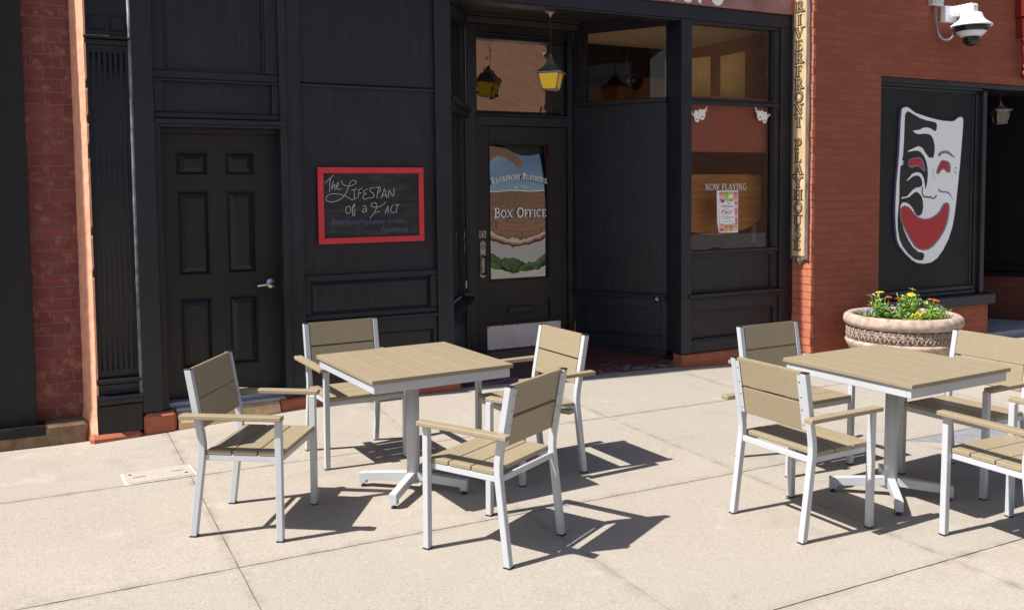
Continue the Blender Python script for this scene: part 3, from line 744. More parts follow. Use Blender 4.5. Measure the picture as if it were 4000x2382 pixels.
BX(m, -1.835, -0.735, 0.705, 0.735, -0.03, 0.2, 0.006)
BX(m, -1.835, -1.80, 0.165, 0.705, 0.0, 0.2, 0.004); BX(m, -0.77, -0.735, 0.165, 0.705, 0.0, 0.2, 0.004)
BX(m, -1.80, -0.77, 0.60, 0.705, 0.0, 0.2, 0.004); BX(m, -1.80, -0.77, 0.165, 0.335, 0.0, 0.2, 0.004)
BX(m, -1.80, -0.77, 0.335, 0.36, -0.012, 0.2, 0.005)
m.panel(-1.80, -0.77, 0.36, 0.60, 0.03, 0.02, 0.004)
m.build("dado", 'black', TH)
m = MB(); BX(m, -0.735, -0.595, 0.155, 3.35, -0.03, 0.09, 0.006); BX(m, -0.72, -0.595, 0.155, 3.35, 0.09, 0.2, 0.0); m.build("pier", 'black', TH)
# beam over the entrance and the brick wall above
m = MB(); BX(m, -0.595, 3.155, 3.315, 3.442, -0.028, 0.16, 0.005); BX(m, -0.595, 3.155, 3.297, 3.315, -0.01, 0.14, 0.003)
m.build("beam", 'black', TH)
m = MB(); m.box(-3.40, -0.596, -0.02, 0.35, 3.352, 3.45); m.box(-3.40, 3.155, 0.0, 0.35, 3.97, 6.5)
m.build("upper_wall", 'brick_rust', TH)
MB().box(-3.35, 3.15, 0.02, 0.35, 3.453, 3.965).build("fascia_backing", 'black', TH)
# entrance recess: floor, ceiling, door wall
fl = bmesh.new(); n = 14
gpts = [[None] * (n + 1) for _ in range(n + 1)]
for b in range(n + 1):
    for a in range(n + 1):
        x = -0.62 + 2.42 * a / n; y = 0.005 + 1.2 * b / n
        z = gz(x, 0) + 0.006 + (0.142 - gz(x, 0)) * min(1.0, b / n * 1.08) ** 0.9
        gpts[b][a] = fl.verts.new((x, y, z))
for b in range(n):
    for a in range(n): fl.faces.new((gpts[b][a], gpts[b][a + 1], gpts[b + 1][a + 1], gpts[b + 1][a]))
q = MB(); q.bm.free(); q.bm = fl; q.build("recess_floor", 'floor_red', TH, smooth=True)
m = MB(); m.box(-0.62, 1.8, 0.16, 1.5, 3.408, 3.46); BX(m, 0.0, 1.26, 3.33, 3.392, 1.02, 1.2, 0.01); BX(m, 0.0, 1.26, 3.392, 3.407, 0.98, 1.2, 0.003)
m.build("recess_ceiling", 'beam_dark', TH)
m = MB()
BX(m, 0.045, 0.14, 0.12, 3.33, 1.08, 1.3, 0.004); BX(m, 1.172, 1.245, 0.12, 3.33, 1.08, 1.3, 0.004)
BX(m, 0.14, 1.172, 2.36, 2.452, 1.085, 1.3, 0.005); BX(m, 0.14, 1.172, 2.452, 2.475, 1.07, 1.3, 0.006)
BX(m, 0.14, 1.172, 3.262, 3.33, 1.09, 1.3, 0.004); BX(m, 0.14, 1.172, 3.232, 3.262, 1.12, 1.3, 0.004); BX(m, 0.14, 1.172, 3.205, 3.232, 1.15, 1.3, 0.004)
BX(m, 0.14, 0.175, 2.475, 3.205, 1.12, 1.3, 0.004); BX(m, 1.115, 1.172, 2.475, 3.205, 1.14, 1.3, 0.004); BX(m, 0.175, 1.115, 2.475, 2.497, 1.2, 1.3, 0.004)
m.build("door_casing", 'black', TH)
def pane(x0, x1, z0, z1, y, f, nx=40, nz=60, mat=None):
    bm = bmesh.new(); g = []
    for b in range(nz + 1):
        row = []
        for a in range(nx + 1):
            u, v = a / nx, b / nz; p = Vector((x0 + (x1 - x0) * u, y + f(u, v), z0 + (z1 - z0) * v))
            row.append(bm.verts.new(mat @ p if mat is not None else p))
        g.append(row)
    for b in range(nz):
        for a in range(nx):
            q = bm.faces.new((g[b][a], g[b][a + 1], g[b + 1][a + 1], g[b + 1][a])); q.smooth = True
    k = MB(); k.bm.free(); k.bm = bm
    return k
tw = MB(); BX(tw, 0.175, 1.115, 2.497, 2.52, 1.262, 1.3, 0.003); tw = tw.build("transom_window", 'black', TH)
pane(0.175, 1.115, 2.51, 3.205, 1.295, lambda u, v: -0.036 * v + 0.002 * math.sin(3 * u + 1) * math.sin(4 * v)).build("pane", 'glass_transom', tw)
# glazed entrance door
d = MB(); X0, X1, Z0, Z1, Y = 0.147, 1.165, 0.148, 2.352, 1.105
BX(d, X0, 0.287, Z0, Z1, Y, Y + 0.045, 0.003); BX(d, 0.962, X1, Z0, Z1, Y, Y + 0.045, 0.003)
BX(d, 0.287, 0.962, 2.19, Z1, Y + 0.0005, Y + 0.045, 0.0); BX(d, 0.287, 0.962, 0.635, 0.838, Y + 0.0005, Y + 0.045, 0.0); BX(d, 0.287, 0.962, Z0, 0.42, Y + 0.0005, Y + 0.045, 0.0)
BX(d, 0.287, 0.962, 0.42, 0.635, Y + 0.02, Y + 0.045, 0.0)
BX(d, 0.287, 0.962, 0.838, 0.852, Y - 0.008, Y + 0.03, 0.004); BX(d, 0.287, 0.962, 2.178, 2.19, Y - 0.004, Y + 0.03, 0.003)
BX(d, 0.287, 0.297, 0.852, 2.178, Y - 0.004, Y + 0.03, 0.003); BX(d, 0.952, 0.962, 0.852, 2.178, Y - 0.004, Y + 0.03, 0.003)
gd = d.build("entrance_door", 'black_door', TH)
# the big old pane bellies: its lower half leans one way and its top looks up at the sky
pane(0.287, 0.962, 0.84, 2.19, Y + 0.036, lambda u, v: 0.34 * max(0.0, (v - 0.52)) ** 2 + 0.012 * max(0.0, v - 0.56) - 1.25 * max(0.0, 0.60 - u) * max(0.0, v - 0.76) ** 2 + 0.010 * min(v, 0.6) * (1 - (2 * u - 1) ** 2) + 0.004 * math.sin(9 * u + 1) * max(0.0, v - 0.5)).build("pane", 'glass_door', gd)
MB().box(0.287, 0.962, Y + 0.10, Y + 0.12, 0.84, 2.19).build("curtain", 'mask_black', gd)
m = MB(); BX(m, 0.485, 0.80, 0.502, 0.576, Y + 0.008, Y + 0.03, 0.004); BX(m, 0.497, 0.788, 0.512, 0.566, Y + 0.003, Y + 0.03, 0.003); m.build("mail_slot", 'black_gloss', gd)
kp = MB(); BX(kp, 0.25, 1.085, 0.158, 0.393, Y - 0.004, Y - 0.0003, 0.001); kp = kp.build("kick_plate", 'kick', gd)
for k in range(6):
    for z in (0.168, 0.383): MB().lathe([(0.0, 0.004), (0.005, 0.003), (0.006, 0)], (0.262 + k * 0.162, Y - 0.004, z), 8, 'y').build("screw", 'plastic', kp)
hp = MB(); BX(hp, 0.178, 0.240, 0.892, 1.228, Y - 0.006, Y - 0.0003, 0.003); BX(hp, 0.186, 0.232, 0.88, 1.24, Y - 0.005, Y - 0.0004, 0.002)
hp = hp.build("handle", 'pewter', gd)
m = MB(); m.tube([(0.212, Y - 0.006, 1.09), (0.212, Y - 0.05, 1.085), (0.212, Y - 0.062, 1.05), (0.212, Y - 0.06, 0.96), (0.212, Y - 0.045, 0.92), (0.212, Y - 0.006, 0.91)], [0.010, 0.012, 0.011, 0.012, 0.012, 0.010], 10)
m.build("grip", 'plastic', hp)
m = MB(); m.lathe([(0, 0.012), (0.017, 0.011), (0.019, 0)], (0.209, Y - 0.006, 1.178), 18, 'y'); m.build("lock", 'steel', gd)
m = MB(); BX(m, 0.172, 0.246, 1.268, 1.338, Y - 0.004, Y - 0.0004, 0.001); m.lathe([(0, 0.010), (0.02, 0.010), (0.026, 0.004), (0.027, 0)], (0.209, Y - 0.004, 1.303), 20, 'y'); m.build("deadbolt", 'pewter', gd)
for z in (0.36, 1.22, 2.06):
    m = MB(); m.tube([(1.168, Y - 0.006, z - 0.06), (1.168, Y - 0.006, z + 0.06)], 0.009, 10); m.build("hinge", 'black_gloss', gd)
lt = MB()
GY = Y + 0.026
def gmap(x0, z0, ca=0.0):
    return lambda u, v, h: Vector((x0 + u * math.cos(ca) - v * math.sin(ca), GY - h, z0 + u * math.sin(ca) + v * math.cos(ca)))
def arcmap(x, z, w):
    xm = 0.652; t = (x + w / 2 - xm) / 0.32; zc = z + 0.052 * (1 - t * t); ca = -0.30 * t
    return gmap(x, zc - (w / 2) * math.sin(ca), ca)
line_of(lt, ["RIVERFRONT", "PLAYHOUSE"], 0.335, 0.968, 1.785, 0.062, arcmap, 1.35, 0.76)
lt.text("- est. 1978 -", 0.548, 0.748, 1.748, 0.026, wall_map(GY), shear=0.0)
line_of(lt, ["BOX", "OFFICE"], 0.352, 0.938, 1.462, 0.092, lambda x, z, w: gmap(x, z), 1.3, 0.80)
lt.build("lettering", 'white_vinyl', gd)

# angled walls of the recess: local x runs along the wall, y into it
def wall_frame(a, b):
    e = Vector((b[0] - a[0], b[1] - a[1], 0)); L = e.length; e.normalize()
    return Matrix(((e.x, -e.y, 0, a[0]), (e.y, e.x, 0, a[1]), (0, 0, 1, 0), (0, 0, 0, 1))), L
W, LR = wall_frame((1.235, 1.065), (1.77, 0.225))
def BW(mb, x0, x1, z0, z1, y0, y1, bev=0.004, mt=None): return mb.box(x0, x1, y0, y1, z0, z1, bev, 1, mt)
m = MB()
BW(m, 0, LR, 0.10, 0.155, -0.012, 0.1, 0.004, W)
BW(m, 0, 0.05, 0.155, 0.655, 0, 0.1, 0.003, W); BW(m, LR - 0.055, LR, 0.155, 0.655, 0, 0.1, 0.003, W)
BW(m, 0.05, LR - 0.055, 0.155, 0.272, 0, 0.1, 0.003, W); BW(m, 0.05, LR - 0.055, 0.272, 0.292, -0.012, 0.1, 0.005, W); BW(m, 0.05, LR - 0.055, 0.56, 0.655, 0, 0.1, 0.003, W)
BW(m, 0.05, LR - 0.055, 0.292, 0.56, 0.025, 0.1, 0.0, W)
BW(m, 0, LR, 0.655, 0.682, -0.025, 0.1, 0.005, W); BW(m, 0, LR, 0.682, 0.702, -0.045, 0.1, 0.005, W)
BW(m, 0, 0.06, 0.702, 2.565, -0.006, 0.1, 0.003, W); BW(m, 0.06, LR - 0.04, 0.702, 2.565, 0.012, 0.1, 0.0, W); BW(m, LR - 0.04, LR, 0.702, 2.565, -0.004, 0.1, 0.003, W)
BW(m, 0, LR, 2.565, 2.61, -0.022, 0.1, 0.005, W)
m.build("recess_side_panel", 'black', TH)
sw = MB(); BW(sw, 0, 0.10, 2.61, 3.41, 0, 0.1, 0.004, W); BW(sw, 0.10, LR, 3.303, 3.41, -0.01, 0.1, 0.004, W); BW(sw, LR - 0.012, LR, 2.61, 3.303, 0, 0.1, 0.003, W); BW(sw, 0.10, 0.125, 2.61, 3.303, 0.015, 0.08, 0.003, W)
sw = sw.build("side_window", 'black', TH)
pane(0.125, LR - 0.012, 2.612, 3.303, 0.05, lambda u, v: 0.0, 6, 6, W).build("pane", 'glass_side', sw)
m = MB(); m.lathe([(0, 0.03), (0.012, 0.03), (0.016, 0.018), (0.030, 0.014), (0.034, 0)], (0, 0, 0), 18, 'y', mat=W @ Matrix.Translation((0.90, -0.026, 0.655))); m.build("spigot", 'pewter', TH)
V, LL = wall_frame((-0.595, 0.085), (0.045, 1.095))
m = MB()
BW(m, 0, LL, 0.10, 0.20, -0.03, 0.1, 0.006, V); BW(m, 0, LL - 0.02, 0.20, 0.66, 0, 0.1, 0.003, V)
BW(m, 0.1, 0.16, 0.22, 0.64, -0.012, 0.0, 0.003, V); BW(m, LL - 0.16, LL - 0.1, 0.22, 0.64, -0.012, 0.0, 0.003, V)
m.poly_prism([(0.1, 0.655), (-0.05, 0.655), (-0.075, 0.69), (-0.075, 0.705), (0.1, 0.745)], 0.05, LL - 0.06, 'yz', V)
m.build("recess_dado", 'black', TH)
sw = MB()
BW(sw, 0, 0.10, 0.74, 3.41, 0.0, 0.1, 0.004, V); BW(sw, LL - 0.21, LL, 0.74, 2.45, 0.002, 0.1, 0.004, V); BW(sw, LL - 0.14, LL, 2.45, 3.41, 0.002, 0.1, 0.004, V)
BW(sw, 0.10, LL - 0.02, 2.42, 2.475, -0.035, 0.1, 0.006, V); BW(sw, 0.10, LL - 0.02, 2.475, 2.53, -0.055, 0.1, 0.008, V); BW(sw, 0.10, LL, 3.29, 3.41, -0.03, 0.1, 0.006, V)
sw = sw.build("side_light", 'black', TH)
pane(0.10, LL - 0.21, 0.74, 2.42, 0.035, lambda u, v: 0.0, 6, 6, V).build("pane", 'glass_transom', sw)
pane(0.10, LL - 0.14, 2.53, 3.29, 0.035, lambda u, v: 0.0, 6, 6, V).build("pane", 'glass_transom', sw)
m = MB()
for z in (1.20, 1.31): BW(m, LL - 0.225, LL - 0.195, z - 0.04, z + 0.04, -0.006, 0.002, 0.002, V)
m.build("latch", 'pewter', sw)
m = MB(); BW(m, LL - 0.15, LL - 0.09, 0.80, 0.87, -0.002, 0.0015, 0.0, V); m.build("sticker", 'white_vinyl', sw)

# corner pier, show window
m = MB(); BX(m, 1.752, 1.872, 0.15, 3.315, -0.032, 0.09, 0.006); BX(m, 1.772, 1.872, 0.15, 3.315, 0.09, 0.23, 0.003); m.build("corner_pier", 'black', TH)
m = MB()
BX(m, 2.985, 3.155, 0.15, 3.315, -0.03, 0.25, 0.005)
m.build("end_post", 'black', TH)
dw = MB()
BX(dw, 1.872, 2.985, 3.285, 3.315, -0.012, 0.1, 0.004); BX(dw, 2.915, 2.985, 1.14, 3.285, -0.008, 0.06, 0.004)
BX(dw, 1.872, 2.985, 2.532, 2.566, -0.020, 0.06, 0.005); BX(dw, 1.872, 2.915, 2.566, 2.592, -0.005, 0.06, 0.006)
BX(dw, 2.90, 2.916, 2.592, 3.285, 0.004, 0.05, 0.003); BX(dw, 2.90, 2.916, 1.137, 2.53, 0.004, 0.05, 0.003)
m_s = BX(dw, 1.872, 2.985, 1.098, 1.137, -0.018, 0.1, 0.005)
dw = dw.build("show_window", 'black', TH)
pane(1.872, 2.905, 2.592, 3.285, 0.034, lambda u, v: 0.0, 6, 6).build("pane", 'glass_shop', dw)
pane(1.872, 2.905, 1.137, 2.532, 0.034, lambda u, v: 0.0, 6, 6).build("pane", 'glass_shop', dw)
lt = MB()
GY = 0.031
line_of(lt, ["NOW", "PLAYING"], 2.082, 2.597, 1.713, 0.060, lambda x, z, w: gmap(x, z), 0.95, 1.0)
lt.build("lettering", 'chalk', dw)
m = MB()
BX(m, 1.872, 1.905, 0.72, 1.098, 0.0, 0.2, 0.004); BX(m, 2.905, 2.985, 0.72, 1.098, 0.0, 0.2, 0.004); BX(m, 1.905, 2.905, 1.07, 1.098, 0.0, 0.2, 0.003)
BX(m, 1.905, 2.905, 0.742, 1.07, 0.028, 0.2, 0.0); BX(m, 1.905, 2.905, 0.722, 0.745, 0.008, 0.2, 0.006); BX(m, 1.905, 1.918, 0.745, 1.07, 0.012, 0.1, 0.004); BX(m, 2.892, 2.905, 0.745, 1.07, 0.012, 0.1, 0.004)
BX(m, 1.83, 3.03, 0.682, 0.722, -0.055, 0.2, 0.008); BX(m, 1.85, 3.01, 0.655, 0.682, -0.034, 0.2, 0.006)
BX(m, 1.872, 1.90, 0.15, 0.655, -0.01, 0.2, 0.004); BX(m, 2.925, 2.985, 0.15, 0.655, -0.01, 0.2, 0.004); BX(m, 1.90, 2.925, 0.55, 0.655, -0.01, 0.2, 0.003); BX(m, 1.90, 2.925, 0.15, 0.265, -0.01, 0.2, 0.003)
BX(m, 1.90, 2.925, 0.265, 0.285, -0.022, 0.2, 0.005); BX(m, 1.90, 2.925, 0.285, 0.55, 0.02, 0.2, 0.0); BX(m, 1.90, 2.925, 0.54, 0.553, -0.016, 0.1, 0.003)
m.build("stall_riser", 'black', TH)
m = MB(); m.tube([(3.166, -0.012, 0.2), (3.168, -0.014, 1.3), (3.164, -0.012, 2.4), (3.166, -0.012, 3.4)], 0.007, 8); m.build("cable", 'plastic', TH)
# the room behind the show window
m = MB(); m.poly_prism([(1.36, 1.10), (1.83, 0.35), (1.83, 0.18), (3.118, 0.18), (3.118, 1.72), (1.0, 1.72), (1.0, 1.34), (1.30, 1.34)], 3.335, 3.40, 'xy'); m.box(0.9, 3.2, 1.86, 3.05, 3.465, 3.50); m.build("room_ceiling", 'cream', TH)
m = MB(); m.box(1.0, 3.14, 2.9, 3.0, 0.1, 3.46); m.box(3.12, 3.18, 0.26, 2.9, 0.1, 3.46); m.build("room_wall", 'rust_wall', TH)
m = MB(); m.box(1.0, 3.11, 1.721, 1.86, 3.02, 3.46); m.box(1.0, 3.11, 2.82, 2.88, 3.05, 3.45); m.box(2.15, 2.25, 2.7, 2.86, 0.2, 3.3); m.box(3.02, 3.11, 0.3, 0.42, 0.2, 3.33); m.build("beam_frame", 'beam_dark', TH)
m = MB()
for a, b, t in ((1.86, 2.41, 3.02), (2.54, 2.86, 3.10)): m.poly_prism([(a, 2.56), (b, 2.56), (b, t + 0.03), (a, t - 0.04)], 0.36, 0.375)
m.build("ochre_panel", 'ochre', TH)
m = MB(); m.box(1.80, 3.11, 0.95, 1.0, 0.2, 2.5); m.box(1.80, 3.11, 0.24, 0.98, 1.02, 1.06); m.box(1.1, 3.11, 0.26, 2.9, 0.05, 0.1); m.build("window_backing", 'brick_dark', TH)

# ------------------------------------------------------------------ brick building on the right
BR = thing("brick_building", "rust painted brick building with black boarded bay and dark porch", "building", (3.16, -0.28, 0))
FY = -0.28
m = MB()
m.box(3.165, 4.113, FY, 0.5, -0.1, 6.5); m.box(4.113, 9.5, FY, 0.5, 2.872, 6.5); m.box(4.10, 5.885, FY, 0.3, -0.1, 0.405); m.box(7.46, 12.0, FY, 1.7, -0.1, 2.872); m.box(9.5, 12.0, FY, 0.5, 2.872, 6.5)
m.build("wall", 'brick_rust', BR)
# the ragged corner that catches the sun: every course ends a little differently
m = MB(); rr = random.Random(3)
zc = 0.0765 * math.floor(-0.05 / 0.0765)
while zc < 6.4:
    j = rr.uniform(-0.006, 0.004); o2 = rr.uniform(0.0, 0.005)
    y1 = 0.4
    for (ya, yb) in ((FY + 0.001 - o2, FY + rr.choice((0.10, 0.20))),):
        m.box(3.158 + j, 3.20, ya, yb - 0.002, zc + 0.0012, zc + 0.0755 + rr.uniform(-0.002, 0.0), 0.0035)
        m.box(3.160 + rr.uniform(-0.004, 0.004), 3.20, yb + 0.002, y1, zc + 0.0012, zc + 0.0755, 0.003)
    zc += 0.0765
m.build("corner_courses", 'brick_rust_sunlit', BR)
m = MB()
m.box(4.105, 5.92, FY - 0.075, 0.05, 0.405, 0.525, 0.012)
m.build("sill", 'black', BR)
m = MB()
BX(m, 4.114, 9.0, 2.815, 2.871, FY + 0.03, 0.3, 0.004); BX(m, 4.114, 5.79, 2.785, 2.815, FY + 0.05, 0.3, 0.004); BX(m, 4.114, 5.79, 2.755, 2.785, FY + 0.075, 0.3, 0.006)
BX(m, 5.765, 5.83, 0.526, 2.785, FY + 0.02, 0.3, 0.005); BX(m, 5.70, 5.765, 0.526, 2.755, FY + 0.06, 0.3, 0.006); BX(m, 5.66, 5.70, 0.62, 2.755, FY + 0.08, 0.3, 0.004)
BX(m, 4.114, 5.70, 0.526, 0.57, FY + 0.03, 0.3, 0.006); BX(m, 4.114, 5.70, 0.57, 0.62, FY + 0.055, 0.3, 0.008)
m.build("bay_frame", 'black', BR)
m = MB(); m.box(4.114, 5.66, FY + 0.09, 0.3, 0.60, 2.755); BX(m, 4.14, 5.66, 1.688, 1.690, FY + 0.0895, 0.0, 0.0); m.build("bay_board", 'black_board', BR)
# porch
m = MB()
m.box(5.885, 7.459, FY + 0.01, 1.6, -0.1, 0.055); m.build("porch_floor", 'grey_paint', BR)
PW, PL = wall_frame((6.5, 1.25), (7.45, -0.28 + 0.06))
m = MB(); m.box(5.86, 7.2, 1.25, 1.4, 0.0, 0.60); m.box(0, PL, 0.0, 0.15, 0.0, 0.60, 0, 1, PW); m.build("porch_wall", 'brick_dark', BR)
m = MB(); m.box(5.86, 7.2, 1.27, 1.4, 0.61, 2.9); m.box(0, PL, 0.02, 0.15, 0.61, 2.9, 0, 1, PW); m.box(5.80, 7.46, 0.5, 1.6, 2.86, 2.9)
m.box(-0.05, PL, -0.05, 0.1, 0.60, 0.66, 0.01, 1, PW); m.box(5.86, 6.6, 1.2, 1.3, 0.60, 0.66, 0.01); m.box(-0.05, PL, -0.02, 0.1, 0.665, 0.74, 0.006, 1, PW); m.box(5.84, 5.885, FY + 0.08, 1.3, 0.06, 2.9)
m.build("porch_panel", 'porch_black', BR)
m = MB()
prof = [(0.0, 2.93), (0.035, 2.935), (0.055, 2.96), (0.058, 2.985), (0.045, 3.01), (0.032, 3.03), (0.05, 3.045), (0.05, 3.075), (0.036, 3.09), (0.034, 3.12), (0.05, 3.2), (0.056, 3.28), (0.042, 3.33), (0.055, 3.34), (0.055, 3.38), (0.04, 3.40), (0.048, 3.5), (0.048, 3.62)]
m.lathe(prof, (6.31, FY - 0.10, 0), 20); m.box(6.24, 6.38, FY - 0.17, FY, 3.62, 3.9, 0.008); m.box(6.26, 6.36, FY - 0.14, FY, 3.4, 3.62, 0.006)
m.build("corbel", 'bracket_red', BR)

# ------------------------------------------------------------------ neighbour on the left
LB = thing("brick_shopfront", "flaking red brick shopfront with black post and stone sill, at the left edge", "building", (-3.7, 0.1, 0))
m = MB(); m.box(-7.0, -3.372, 0.165, 0.5, 0.10, 6.5); m.build("wall", 'brick_worn', LB)
m = MB(); BX(m, -4.6, -3.69, 0.158, 3.9, 0.085, 0.30, 0.004); BX(m, -4.6, -3.69, 0.15, 0.172, 0.07, 0.30, 0.003); m.build("post", 'black_board', LB)
m = MB(); m.box(-7.0, -3.378, 0.012, 0.5, -0.08, 0.150, 0.018); m.build("sill", 'sill_stone', LB)
m = MB(); m.box(-4.9, -3.64, 0.008, 0.011, 0.085, 0.138); m.box(-4.9, -3.64, 0.009, 0.20, 0.1505, 0.1535); m.build("tar_patch", 'black_board', LB)

